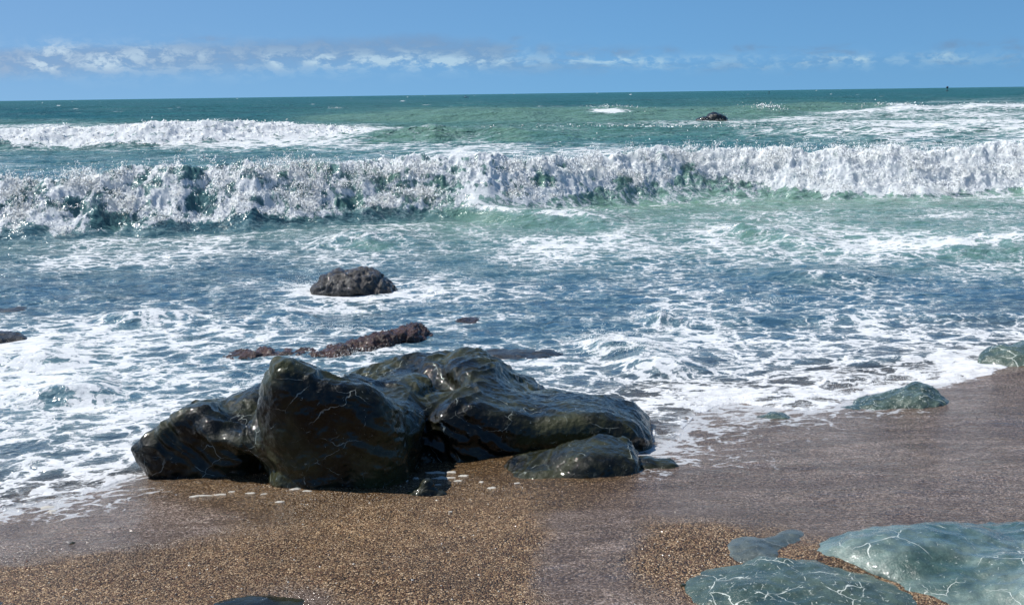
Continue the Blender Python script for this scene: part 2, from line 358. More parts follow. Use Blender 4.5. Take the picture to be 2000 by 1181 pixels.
def shore(x):
    x = np.asarray(x, float)
    y = np.interp(x, SX, SY)
    y = np.where(x < SX[0], SY[0] + .52 * (x - SX[0]), y); y = np.where(x > SX[-1], SY[-1] + .52 * (x - SX[-1]), y)
    return y + .08 * per2(x * 2.1, x * 0 + .3) + .05 * per2(x * 6.3, x * 0 + 4.3) + .02 * per2(x * 19, x * 0 + 2.3)
FILM = [(680, '999999999999999999999'), (760, '999999999999999999999'), (880, '999999999999999999999'), (930, '998766777778999999999'), (960, '998655555556899999999'), (985, '999985433336999999999'), (1010, '999997421018955899999'), (1035, '999984100008910489999'), (1060, '987531000008700248888'), (1085, '742100000008700300444'), (1110, '200000000008610000444'), (1135, '000002300008720000444'), (1160, '000004720008740000222'), (1190, '000005830008764000222'), (1300, '000005830008764000222')]
BROWN = [(680, "000000000000000000000"), (860, "000000088888320000000"), (900, "001499999999720000000"), (940, "001599999999710000000"), (985, "000289999999400000000"), (1010, "000026899980000400000"),
         (1040, "000000346500000300000"), (1090, "000000000000000300000"), (1190, "000000000000000000000")]
MOUNDS = [(1350, 1050, .25, .03), (1650, 1090, .22, .035), (1980, 735, .35, .05), (700, 1080, .8, .02), (1450, 1140, .3, -.01), (1060, 885, .25, .02), (560, 960, .4, .02), (850, 960, .25, -.015)]
MND = [(sandhit(float(a), float(b)), r, h) for a, b, r, h in MOUNDS]
def sandz(x, y):
    z = sandbase(x, y)
    near = np.exp(-np.maximum(y - 9, 0) / 3)
    z = z + near * (.016 * fbm2(x * .9, y * 1.1, 3) + .004 * fbm2(x * 4.2, y * 5, 3))
    for P, r, h in MND: z = z + h * np.exp(-((x - P[0])**2 + (y - P[1])**2) / r**2)
    return z
xs = np.concatenate([-np.geomspace(9000, 5.2, 26)[:-1], np.linspace(-5.2, 5.2, 560), np.geomspace(5.2, 9000, 26)[1:]])
ys = np.concatenate([-np.geomspace(60, 1, 10), np.linspace(0, 2.4, 20)[1:], np.linspace(2.42, 9.5, 520), np.geomspace(9.6, 12000, 60)])
GX, GY = np.meshgrid(xs, ys); GZ = sandz(GX, GY)
gpx, gpy = proj(np.stack([GX, GY, GZ], -1))
wx = 34 * fbm2(GX * 2.0, GY * 2.0, 4); wy = 12 * fbm2(GX * 2.2 + 9, GY * 2.2 + 4, 3)
inview = (GY > 2.4) & (GY < 9.5)
film = np.where(inview, table(FILM, gpx + wx, gpy + wy), .9); brown = np.where(inview, table(BROWN, gpx + wx, gpy + wy), 0)
LACE = [(690, "000000000000000000000"), (760, "000000000000235554300"), (800, "000000000000477766500"), (850, "000000000000675443200"), (900, "000000000000575422100"), (930, "555300000000353211000"), (960, "666520000000121111000"), (990, "665321000000000121100"), (1015, "542210000000011110000"), (1040, "210000000000001221000"), (1070, "100000000000000010000"), (1190, "000000100000000000000")]
dsh = GY - shore(GX)
lace = np.where(inview, table(LACE, gpx + wx, gpy + wy), 0) + .55 * np.exp(-(dsh / .10)**2) * (GX > -3.2)
beach = meshobj('beach', np.stack([GX, GY, GZ], -1).reshape(-1, 3), gridfaces(len(ys), len(xs)), sand_mat(), attrs={'film': film, 'brown': brown, 'lace': np.clip(lace, 0, 1)})
tag(beach, 'coarse brown wet sand beach sloping into the surf', kind='structure')

# ================================================================== SEA
def uof(px, py): d = ray(px, py); return d[..., 0] / d[..., 1]
class Breaker:
    """a wave given by where its crest and its toe are seen; real crest height from the distance of the toe"""
    def __init__(s, top, toe, run, back, face=1.25, trough=.06, zbase=0.0):
        xs_ = np.unique(np.concatenate([[p[0] for p in top], [p[0] for p in toe]])).astype(float)
        ty = np.interp(xs_, [p[0] for p in top], [p[1] for p in top]); by = np.interp(xs_, [p[0] for p in toe], [p[1] for p in toe])
        P = ground(xs_, by, zbase); s.u = P[:, 0] / P[:, 1]; s.yt = P[:, 1]; s.yc = s.yt + run
        d = ray(xs_, ty); s.h = np.maximum(H + d[:, 2] * s.yc / d[:, 1], 0.0)
        s.run, s.back, s.face, s.trough = run, back, face, trough
    def q(s, u):
        return np.interp(u, s.u, s.yt), np.interp(u, s.u, s.yc), np.interp(u, s.u, s.h)
    def smooth(s, sg, top, toe=None):
        U_ = np.linspace(s.u[0], s.u[-1], 400); k = np.exp(-.5 * (np.arange(-60, 61) * (U_[1] - U_[0]) / sg)**2); k /= k.sum()
        yt = np.convolve(np.pad(np.interp(U_, s.u, s.yt), 60, 'edge'), k, 'valid'); s.u, s.yt, s.yc = U_, yt, yt + s.run
        px = 1000 + F * U_ * .985; d = ray(px, np.interp(px, [p[0] for p in top], [p[1] for p in top])); s.h = np.maximum(H + d[:, 2] * s.yc / d[:, 1], 0)
    def z(s, x, y, jit=1.0):
        x = np.asarray(x, float); y = np.asarray(y, float)
        if x.size > 5000:
            m = (y > s.yt.min() - 2.5 * s.run - .2) & (y < s.yc.max() + 4 * s.back + .2); o = np.zeros(x.shape)
            if m.any(): o[m] = s.z0(x[m], y[m], jit)
            return o
        return s.z0(x, y, jit)
    def z0(s, x, y, jit=1.0):
        u = x / np.maximum(y, .5)
        yt, yc, h = s.q(u); y2 = y + jit * s.run * .16 * fbm2(x * 1.3 / s.run, y * .2 / s.run, 3)
        h = h * (1 + .14 * jit * per2(x * 1.5 / s.run, x * 0 + 2.2) + .06 * jit * per2(x * 6.1 / s.run, x * 0 + 5.2))
        t = np.clip((y2 - yt) / (yc - yt), 0, 1)
        f = np.where(y2 <= yc, t**s.face * (1.0 - .15 * (1 - t) * t * 4 * 0), np.exp(-np.abs((y2 - yc) / s.back)**1.4))
        f = np.where(y2 < yt, 0, f)
        tr = -s.trough * np.exp(-((y2 - yt + s.run * .4) / (s.run * .9))**2) * (h > .02)
        return h * f + tr * sst(h, 0, .3)
MTOP = [(-700, 362), (0, 352), (100, 347), (180, 340), (260, 337), (370, 321), (500, 318), (600, 320), (700, 326), (800, 321), (900, 320), (1000, 319), (1100, 313), (1180, 303), (1250, 296), (1400, 292), (1550, 291), (1700, 290), (1850, 293), (2000, 287), (2600, 280)]
MAIN = Breaker(MTOP,
               [(-700, 490), (0, 476), (150, 468), (300, 458), (450, 446), (600, 446), (750, 430), (900, 426), (1000, 424), (1100, 410), (1200, 400), (1350, 392), (1450, 384), (1600, 390), (1800, 388), (2000, 378), (2600, 372)], 1.15, 2.2, trough=.02)
MAIN.smooth(.06, MTOP)
FOAMBOT = [(-700, 470), (0, 455), (60, 440), (100, 460), (150, 452), (220, 455), (300, 440), (420, 432), (500, 415), (600, 432), (660, 418), (720, 405), (800, 408), (900, 408), (980, 402), (1060, 398), (1100, 382), (1170, 372), (1230, 362), (1300, 352),
           (1345, 338), (1400, 345), (1450, 352), (1520, 368), (1600, 374), (1700, 380), (1850, 380), (1920, 372), (2000, 366), (2600, 360)]
LEFTB = Breaker([(-900, 262), (0, 254), (100, 251), (200, 250), (300, 243), (450, 241), (560, 243), (660, 250), (740, 259), (800, 265), (900, 272)], [(-900, 300), (0, 290), (200, 286), (400, 280), (560, 272), (700, 268), (800, 267), (900, 274)], 3.0, 7.0)
GREEN = Breaker([(500, 228), (700, 222), (850, 214), (1000, 211), (1200, 211), (1350, 212), (1480, 208), (1600, 205), (1700, 207), (1800, 222)], [(500, 236), (850, 240), (1200, 238), (1480, 232), (1600, 226), (1700, 222), (1800, 224)], 11, 25)
MIDG = Breaker([(640, 272), (760, 252), (850, 247), (930, 256), (1000, 250), (1080, 262), (1150, 274)], [(640, 278), (760, 276), (850, 275), (930, 272), (1000, 274), (1150, 278)], 3.0, 7.0)
RFAR = Breaker([(1450, 232), (1560, 222), (1700, 212), (1760, 206), (1830, 210), (1900, 203), (2000, 205), (2900, 200)], [(1450, 234), (1560, 232), (1700, 230), (2000, 226), (2900, 224)], 8, 22)
RMID = Breaker([(1450, 262), (1600, 255), (1700, 250), (1800, 256), (1900, 250), (2000, 248), (2900, 246)], [(1450, 268), (1600, 272), (1800, 272), (2000, 268), (2900, 264)], 3.5, 9)
RLOW = Breaker([(1560, 272), (1700, 266), (1800, 270), (1900, 268), (2000, 265), (2900, 262)], [(1560, 278), (1700, 286), (2000, 284), (2900, 282)], 2.5, 5)
SMALL = [Breaker([(1380, 462), (1450, 441), (1500, 452), (1560, 470)], [(1380, 466), (1450, 470), (1560, 476)], .5, .6),
         Breaker([(1480, 476), (1540, 457), (1600, 470), (1700, 492)], [(1480, 480), (1540, 486), (1600, 492), (1700, 498)], .5, .7),
         Breaker([(1700, 506), (1800, 476), (1900, 462), (1980, 455), (2060, 462), (2300, 470)], [(1700, 508), (1800, 505), (2000, 508), (2300, 508)], .8, 1.2),
         Breaker([(1480, 545), (1560, 528), (1680, 536), (1750, 552)], [(1480, 548), (1600, 558), (1750, 560)], .35, .6),
         Breaker([(1120, 690), (1170, 664), (1260, 676), (1330, 700)], [(1120, 694), (1200, 706), (1330, 716)], .3, .4),
         Breaker([(1180, 722), (1240, 700), (1330, 704), (1400, 724)], [(1180, 732), (1280, 742), (1400, 742)], .25, .4),
         Breaker([(1240, 628), (1290, 612), (1340, 622)], [(1240, 636), (1290, 642), (1340, 640)], .2, .3),
         Breaker([(-100, 705), (0, 700), (90, 690), (160, 702), (230, 716)], [(-100, 730), (0, 728), (120, 724), (230, 722)], .22, .4),
         Breaker([(-100, 778), (40, 770), (130, 750), (200, 752), (240, 772)], [(-100, 800), (60, 798), (180, 790), (240, 780)], .2, .4),
         Breaker([(180, 622), (230, 606), (320, 610), (400, 622)], [(180, 634), (260, 638), (400, 630)], .25, .4),
         Breaker([(-200, 570), (0, 560), (60, 566), (140, 588)], [(-200, 590), (0, 590), (140, 594)], .5, .6),
         Breaker([(850, 400), (960, 402), (1150, 415), (1240, 440)], [(850, 424), (1000, 440), (1150, 448), (1240, 450)], .8, 1.5),
         Breaker([(480, 620), (560, 606), (640, 615)], [(480, 626), (560, 628), (640, 624)], .25, .4),
         Breaker([(600, 465), (720, 452), (860, 468)], [(600, 480), (720, 486), (860, 484)], .6, .9),
         Breaker([(1600, 720), (1700, 702), (1850, 690), (1900, 700)], [(1600, 728), (1700, 728), (1900, 722)], .2, .3)]
BIG = [MAIN, LEFTB, GREEN, MIDG, RFAR, RMID, RLOW]

def seaz(x, y):
    x = np.atleast_1d(np.asarray(x, float)); y = np.atleast_1d(np.asarray(y, float))
    L = lambda a, b: sst(y, a, b)
    def rid(sx, sy, L_, o=3, k=.0):
        n = fbm2(x / (L_ * 1.7) + sx, y / L_ + sy + k * x, o, .5)
        return n + .35 * (1 - 2.2 * np.abs(fbm2(x / (L_ * 1.5) + sy, y / (L_ * .8) + sx, 2)))
    a = L(5.2, 9); fa = np.exp(-np.maximum(y - 60, 0) / 90)
    z = .007 * a * rid(1, 2, .22, 2) * np.exp(-np.maximum(y - 20, 0) / 20)
    z = z + (.006 + .016 * L(6, 12)) * L(5.0, 7) * rid(3, 8, .6, 3, .1) * fa
    z = z + .050 * L(9, 20) * rid(5, 1, 1.7, 4, .05) * fa
    z = z + .085 * L(22, 60) * rid(7, 3, 4.5, 4) * np.exp(-np.maximum(y - 500, 0) / 400)
    z = z + .24 * L(50, 160) * fbm2(x / 34 + 2, y / 13, 3) * np.exp(-np.maximum(y - 900, 0) / 900)
    for b in BIG: z = z + b.z(x, y)
    mm = (y > 14) & (y < 24)
    if np.any(mm):
        xm, ym = x[mm], y[mm]; yt, yc, h = MAIN.q(xm / ym); t = (ym - yt) / (yc - yt); g = sst(t, .15, .45) * sst(t, 1.7, 1.05)
        lump = .5 - np.abs(fbm2(xm * 2.6, ym * 3.2, 3)) * 1.6 + .5 * (.4 - np.abs(per2(xm * 9, ym * 9)) * 1.3)
        z[mm] = z[mm] + g * .066 * lump + g * .012 * per2(xm * 24, ym * 30)
    mm = (y > 40) & (y < 75)
    if np.any(mm):
        xm, ym = x[mm], y[mm]; yt, yc, h = LEFTB.q(xm / ym); t = (ym - yt) / (yc - yt); g = sst(t, .15, .45) * sst(t, 1.9, 1.1) * sst(h, .1, .4)
        z[mm] = z[mm] + g * .16 * (.5 - np.abs(fbm2(xm * 1.1, ym * 1.3, 4)) * 1.6)
    for b in SMALL: z = z + b.z(x, y, .6)
    return z
def surf(x, y):
    """water surface with the swash running up the sand"""
    d = y - shore(x); zs = sandz(x, y); zw = seaz(x, y).reshape(np.shape(x)) * sst(d, .1, .9)
    up = zs + .012 * sst(d, 0, .12) + .010 * sst(d, 0, .5)
    z = np.maximum(zw + .0, up); k = .03; hmix = np.clip(.5 + .5 * (zw - up) / k, 0, 1); z = up + (zw - up) * hmix + k * hmix * (1 - hmix)
    return np.where(d > 0, z, zs - .03 - .1 * np.minimum(-d, 1)), zs
# distances of rows: even in view angle, denser where the breaker stands up
pitchs = []
ang = math.atan(H / 4.35)
ylist = [4.35]
while ylist[-1] < 12000:
    y = ylist[-1]; st = .00088 * (y * y + H * H) / H
    if 12.5 < y < 24: st = min(st, .030)
    elif 40 < y < 75: st = min(st, .16)
    elif y < 12.5: st = min(st, .05)
    elif 75 < y < 300: st = min(st, .9)
    ylist.append(y + st)
yr = np.array(ylist)
un = np.linspace(-.60, .60, 1260); ue = np.geomspace(.62, 9, 26)
ur = np.concatenate([-ue[::-1], un, ue])
UY, YY = np.meshgrid(ur, yr); YY = YY.T.T; XX = UY * YY
ZZ, ZS = surf(XX, YY)
px0, py0 = proj(np.stack([XX, YY, XX * 0], -1))
FOAM = [(185, "000000000000000000000"), (205, "000000000000000003344"), (212, "110000000000400134566"), (222, "000000000000300234555"), (232, "000000000012334555565"), (240, "333343211124444456666"), (250, "566666554322122456666"),
        (262, "777777765332222455656"), (275, "777777765432112455655"), (286, "555555555554432333445"), (300, "322223344555532222223"), (330, "333444555555554444444"), (372, "222222222222233333344"),
        (395, "222222233333334333445"), (415, "222222233333444444444"), (435, "333333344434444444444"), (460, "445554556655666666545"), (490, "446665444566666566665"), (515, "466543444455444555566"),
        (545, "443333445443433333343"), (575, "222233445543344434322"), (600, "233455554443355555322"), (620, "567765444454444456443"), (640, "677665454323455556556"), (670, "776654433345666566667"),
        (700, "887654445556556665788"), (725, "776655555455666665888"), (750, "776565555545555776899"), (770, "886666555545578877775"), (790, "776666555544588888755"), (830, "566777554456755555555"), (880, "656777777666655555555"), (920, "676666666655555555555"),
        (960, "777665555555555555555"), (1000, "554444444444444444444"), (1100, "444444444444444444444")]
TINT = [(185, "111111111111111111111"), (205, "111111122221223332222"), (216, "001111235666666665444"), (230, "000111357777777765544"), (245, "444444555555444444444"), (262, "333334577766544455555"), (285, "222222333333322223333"),
        (330, "112233333344466665555"), (400, "345444556667778877776"), (430, "344333556777777776665"), (460, "333333344555666777776"), (490, "222211222334444566666"), (520, "111100111222211222333"), (560, "000000000000000000000"), (700, "011000000000000000001"), (1100, "000000000000000000000")]
cov = table(FOAM, px0 + 30 * fbm2(XX / YY * 22, np.log(YY) * 9, 3), py0 + 5 * fbm2(XX / YY * 20 + 5, np.log(YY) * 9, 3))
tint = table(TINT, px0, py0)
cov = cov + (.17 + .05 * sst(YY, 6, 12)) * fbm2(XX / (YY * .10), np.log(YY) * 9.0, 4) - .02
d_sh = YY - shore(XX)
edge = np.exp(-((d_sh - .05) / .07)**2)
cov = cov + .30 * edge * (.6 + .8 * fbm2(XX * 3, YY * 3, 2)) * sst(XX, -1.6, .9)
for (hx, hy, rx, ry, a) in [(690, 578, 110, 9, .5), (592, 566, 46, 12, .5), (560, 708, 150, 7, .35), (770, 682, 90, 7, .4), (700, 650, 90, 8, .3), (1040, 708, 110, 8, .3), (20, 676, 60, 8, .4), (20, 602, 50, 5, .3), (1180, 672, 60, 12, .4), (1960, 735, 60, 10, .4)]:
    cov = cov + a * np.exp(-(((px0 - hx) / rx)**2 + ((py0 - hy) / ry)**2))
# faces of the breakers
GAPS = [(375, 338, 16, 20, 1.2), (385, 392, 22, 14, .9), (190, 420, 26, 22, .8), (235, 432, 30, 16, .9), (330, 435, 18, 10, .6), (680, 398, 30, 14, .9), (1060, 345, 26, 14, .8), (1215, 352, 20, 10, .8), (890, 362, 18, 10, .6),
                            (1345, 330, 16, 14, 1.0), (560, 345, 16, 14, .4), (300, 372, 20, 16, .5), (70, 450, 24, 8, 1), (270, 350, 20, 10, .5), (140, 400, 20, 20, .4), (1850, 386, 60, 8, 1)]
uu = XX / YY
def face_t(b):
    yt, yc, h = b.q(uu); return (YY - yt) / (yc - yt), h
t_, h_ = face_t(MAIN); onf = (t_ > -.3) & (t_ < 1.6)
pxs, pys = proj(np.stack([XX, YY, ZZ], -1))
fb = np.interp(pxs, [p[0] for p in FOAMBOT], [p[1] for p in FOAMBOT]) + 9 * per2(pxs / 34, pxs * 0 + 3.1) + 6 * per2(pxs / 11, pxs * 0 + 9.1)
left = sst(pxs, 1500, 700)
band = sst(pys, fb + 4, fb - 8) * sst(t_, -.1, .1) * sst(t_, 1.55, 1.1)
wv = 1.08 * (1 - left) + .80 * left
clump = fbm2(XX * 1.6, ZZ * 4.0 + YY * .4, 3)
strk = fbm2(XX * 7.5 + 1.5 * fbm2(XX * 2, ZZ * 3, 2), ZZ * 4.5 + YY * 1.2, 4)
cov = cov * (1 - band) + band * (wv + .30 * clump * (.35 + left) + (.10 + .42 * left) * strk)
for (hx, hy, rx, ry, a) in GAPS: cov = cov - band * a * .95 * np.exp(-(((pxs - hx) / rx)**2 + ((pys - hy) / ry)**2))
lip = sst(t_, -.6, 0) * sst(t_, 1.2, .6) * (1 - band)
rr = sst(pxs, 750, 1150); cov = np.where(onf, cov * (1 - .45 * lip * (1 - rr)) + .16 * rr * lip, cov); lw = sst(t_, -2.2, -.4) * sst(t_, 1.2, .6) * rr; tint = np.maximum(tint * (1 - .6 * lip * (1 - rr)), lw)  # tint raised below the crest as painted light shining through the face
t2, h2 = face_t(LEFTB); k2 = sst(t2, .12, .45) * sst(t2, 1.9, 1.2) * sst(h2, .1, .35)
cov = cov * (1 - k2) + k2 * (.97 + .1 * clump)
for b, a_ in ((GREEN, .72), (MIDG, .5)):
    t3, h3 = face_t(b); k3 = sst(t3, -.3, .2) * sst(t3, 1.5, 1.0) * sst(h3, .15, .4); tint = np.maximum(tint, k3 * .85); cov = cov * (1 - a_ * k3)  # swell faces greened for painted sunlight coming through them
wc = ((pxs - 1190) / 42)**2 + ((pys - 216) / 5)**2; cov = np.maximum(cov, 1.0 * np.exp(-wc**2))
for b, v in ((RFAR, .85), (RMID, .72), (RLOW, .7)):
    t3, h3 = face_t(b); k3 = np.exp(-((t3 - 1) / .35)**2) * sst(h3, .1, .35); cov = np.maximum(cov, k3 * v)
for b in SMALL:
    t3, h3 = face_t(b); k3 = np.exp(-((t3 - 1.0) / .5)**2) * sst(h3, .03, .12); cov = np.maximum(cov, k3 * (.72 + .3 * fbm2(XX * 2, YY * 2, 2)))
    k4 = sst(t3, -.2, .2) * sst(t3, .9, .5) * sst(h3, .05, .15); tint = np.maximum(tint, k4 * .7 * sst(YY, 9, 12)); cov = cov * (1 - .4 * k4)
# scattered whitecaps far out
wcn = per2(XX / 14 + 3, YY / 5 + 7) * per2(XX / 3, YY / 1.3); cov = cov + .9 * sst(wcn, .33, .5) * sst(YY, 120, 200)
far = sst(np.log(YY), math.log(9), math.log(70))
depthv = np.where(d_sh > 0, ZZ - ZS, -.01)
sea = meshobj('sea', np.stack([XX, YY, ZZ], -1).reshape(-1, 3), gridfaces(len(yr), len(ur)), water_mat(),
              attrs={'foam': np.clip(cov, 0, 1.15), 'tint': np.clip(tint, 0, 1), 'depth': depthv, 'far': far})
tag(sea, 'blue green sea with lacy white foam running up the sand', kind='structure')

# ================================================================== SPRAY: tiny spikes and drops of white water
def spikes(name, P, D, L, Wd, mat, label):
    """P points, D unit directions, L lengths, Wd widths -> one mesh of slender four-faced drops"""
    n = len(P); r1 = RNG.normal(size=(n, 3)); a = np.cross(D, r1); a /= np.linalg.norm(a, axis=1, keepdims=True) + 1e-9; b = np.cross(D, a)
    w1 = Wd[:, None]
    v0 = P - D * (L * .4)[:, None]; v3 = P + D * (L * .6)[:, None]
    v1 = P + a * w1 * 1.5 + b * w1 * .7; v2 = P - a * w1 * 1.5 + .7 * b * w1       # a small cupped shred of water
    Vv = np.stack([v0, v1, v2, v3], 1).reshape(-1, 3)
    base = (np.arange(n) * 4)[:, None, None]
    f = np.array([[0, 2, 1], [3, 1, 2]])[None]
    o = meshobj(name, Vv, (base + f).reshape(-1, 3), mat, smooth=False)
    tag(o, label, 'sea foam', kind='stuff'); return o
SPR = spray_mat()
def unit(v): return v / (np.linalg.norm(v, axis=1, keepdims=True) + 1e-9)
# main breaker
n = 300000
px = RNG.uniform(-260, 2260, n); v = RNG.uniform(-.06, 1.0, n)
fbp = np.interp(px, [p[0] for p in FOAMBOT], [p[1] for p in FOAMBOT])
tx = np.interp(px, [-700, 0, 100, 180, 260, 370, 500, 600, 700, 800, 900, 1000, 1100, 1180, 1250, 1400, 1550, 1700, 1850, 2000, 2600], [362, 352, 347, 340, 337, 321, 318, 320, 326, 321, 320, 319, 313, 303, 296, 292, 291, 290, 293, 287, 280])
tx = tx - 6 * per2(px / 60, px * 0 + 1.5) - 4.5 * per2(px / 19, px * 0 + 2.5) - 3 * per2(px / 7, px * 0 + 7.5); fbp = fbp + 9 * per2(px / 34, px * 0 + 3.1) + 6 * per2(px / 11, px * 0 + 9.1)
py = tx + (fbp - tx) * v
u_ = uof(px, py); yt, yc, h = MAIN.q(u_)
t = np.clip(1 - v * .9, .03, 1)
Y_ = yt + (yc - yt) * t
d = ray(px, py)
# walk towards the camera from the crest until the line of sight meets the face
Ys = yc.copy()
for _ in range(40):
    zz = H + d[:, 2] * Ys / d[:, 1]
    tt = np.clip((Ys - yt) / (yc - yt), 0, 1); hit = zz < h * tt**MAIN.face + .02
    Ys = np.where(hit, Ys - .03, Ys)
Ys = np.maximum(Ys, yt)
lf = sst(px, 1500, 850)
dn = .62 * fbm2(px / 70, py / 26, 4) + .35 * fbm2(px / 17 + 5, py / 11, 2)
thr = .32 * (1 - lf) + (.30) * lf - .35 * sst(v, .25, .0) + .15 * sst(v, .1, -.05) + .35 * sst(v, .82, 1.0) * np.abs(per2(px / 22, px * 0 + 8)) * 2
for (hx, hy, rx, ry, a) in GAPS:
    thr = thr + a * np.exp(-(((px - hx) / rx)**2 + ((py - hy) / ry)**2))
keep = dn + RNG.normal(size=n) * .22 > thr
px, py, Ys, v, lf = px[keep], py[keep], Ys[keep], v[keep], lf[keep]; d = d[keep]; n = len(px)
out_ = np.abs(RNG.normal(size=n)) * (.05 + .08 * (1 - v)) + .01
P = np.array([0, 0, H]) + d * ((Ys - out_) / d[:, 1])[:, None]
up = (v < .10); P[:, 2] += np.where(up, RNG.exponential(.03, n) * (1 + 3 * np.maximum(per2(px / 23, px * 0 + 3), 0) + 2 * np.maximum(per2(px / 7, px * 0 + 6), 0)), 0)
D = unit(np.stack([RNG.normal(size=n) * .55, -.35 + RNG.normal(size=n) * .5, -.75 + RNG.normal(size=n) * .65], -1))
sp = spikes('breaking_wave_spray', P, D, RNG.uniform(.012, .060, n), RNG.uniform(.0016, .0045, n), SPR, 'white water thrown up along the long breaking wave across the middle')
def cloud(cl, label, name, mat=SPR):
    """clusters: (px, py, Y or None, n, spread x, y, z metres, size)"""
    Ps, Ls, Ws, Ds = [], [], [], []
    for (cx, cy, Y, n, sx, sy, sz, s_) in cl:
        c = at(cx, cy, Y) if Y else ground(cx, cy, .02)
        q = RNG.normal(size=(n, 3)) * np.array([sx, sy, sz]); q[:, 2] = np.abs(q[:, 2])
        p_ = c + q; zz, _ = surf(p_[:, 0], p_[:, 1]); p_[:, 2] = np.maximum(p_[:, 2], zz + np.abs(q[:, 2]) * .3)
        Ps.append(p_); Ls.append(RNG.uniform(.5, 1.6, n) * s_); Ws.append(RNG.uniform(.08, .2, n) * s_)
        Ds.append(unit(RNG.normal(size=(n, 3)) + np.array([0, -.2, .3])))
    return spikes(name, np.concatenate(Ps), np.concatenate(Ds), np.concatenate(Ls), np.concatenate(Ws), mat, label)
# far left breaker: boiling white roller
n = 5000; uL = RNG.uniform(LEFTB.u[0], LEFTB.u[-1] - .01, n); yt, yc, h = LEFTB.q(uL); t = RNG.uniform(.1, 1.25, n)
Y_ = yt + (yc - yt) * t; X_ = uL * Y_; Z_ = seaz(X_, Y_)
k = (h > .18) & (fbm2(X_ / 1.3, Y_ / .8, 3) + RNG.normal(size=n) * .2 > -.25 + .5 * sst(t, .4, .1)); X_, Y_, Z_ = X_[k], Y_[k], Z_[k]; n = len(X_)
P = np.stack([X_, Y_, Z_ + RNG.exponential(.035, n)], -1)
spikes('distant_roller_spray', P, unit(RNG.normal(size=(n, 3)) + np.array([0, -.3, 0])), RNG.uniform(.04, .16, n), RNG.uniform(.008, .022, n), SPR, 'white churning water of the roller far out at left')
# whitecap on the green swell and the crests at far right
n = 900; Ps = []
for (cx, cy, w_, hgt) in [(1190, 215, 28, 4), (1500, 214, 20, 2), (1760, 207, 40, 3), (1900, 205, 60, 3), (1270, 236, 160, 2), (655, 198, 10, 2)]:
    m_ = n // 5; pxx = cx + RNG.normal(size=m_) * w_; pyy = cy + RNG.normal(size=m_) * hgt * .5; g_ = ground(pxx, pyy + 12, 0); Y_ = np.clip(g_[:, 1], 60, 170); X_ = uof(pxx, pyy) * Y_
    z_ = seaz(X_, Y_); Ps.append(np.stack([X_, Y_, z_ + RNG.exponential(.06, m_)], -1))
P = np.concatenate(Ps); n = len(P)
spikes('whitecap_spray', P, unit(RNG.normal(size=(n, 3))), RNG.uniform(.06, .2, n), RNG.uniform(.012, .035, n), SPR, 'thin white crests on the swells below the horizon')
# surf near the shore and round the rocks
cl = [(592, 566, None, 700, .12, .1, .07, .010), (640, 548, None, 150, .1, .1, .05, .008), (1180, 672, None, 900, .12, .06, .05, .010), (1235, 690, None, 700, .2, .05, .02, .009), (500, 765, None, 500, .1, .15, .05, .008), (700, 690, None, 500, .2, .1, .02, .008),
      (1390, 236, 73, 70, .8, .2, .08, .05), (1418, 230, 74, 30, .2, .2, .16, .05), (640, 642, None, 500, .2, .05, .02, .009), (1290, 625, None, 400, .1, .05, .03, .01), (1500, 590, None, 300, .2, .06, .02, .01)]
for q in range(70):
    s_ = q / 69; pxx = 1335 + s_ * 580; yy = shore(sandhit(pxx, 770.)[0]); X0 = float(sandhit(pxx, 770.)[0]); pp = proj(np.array([X0, yy + .12, .02]))
    cl.append((float(pp[0]) + random.uniform(-8, 8), float(pp[1]) - random.uniform(0, 14), None, 60, .06, .09, .014 + .010 * (pxx > 1650), .006))
cloud(cl, 'white splashes round the rocks and bubbling foam at the edge of the swash', 'shore_foam')

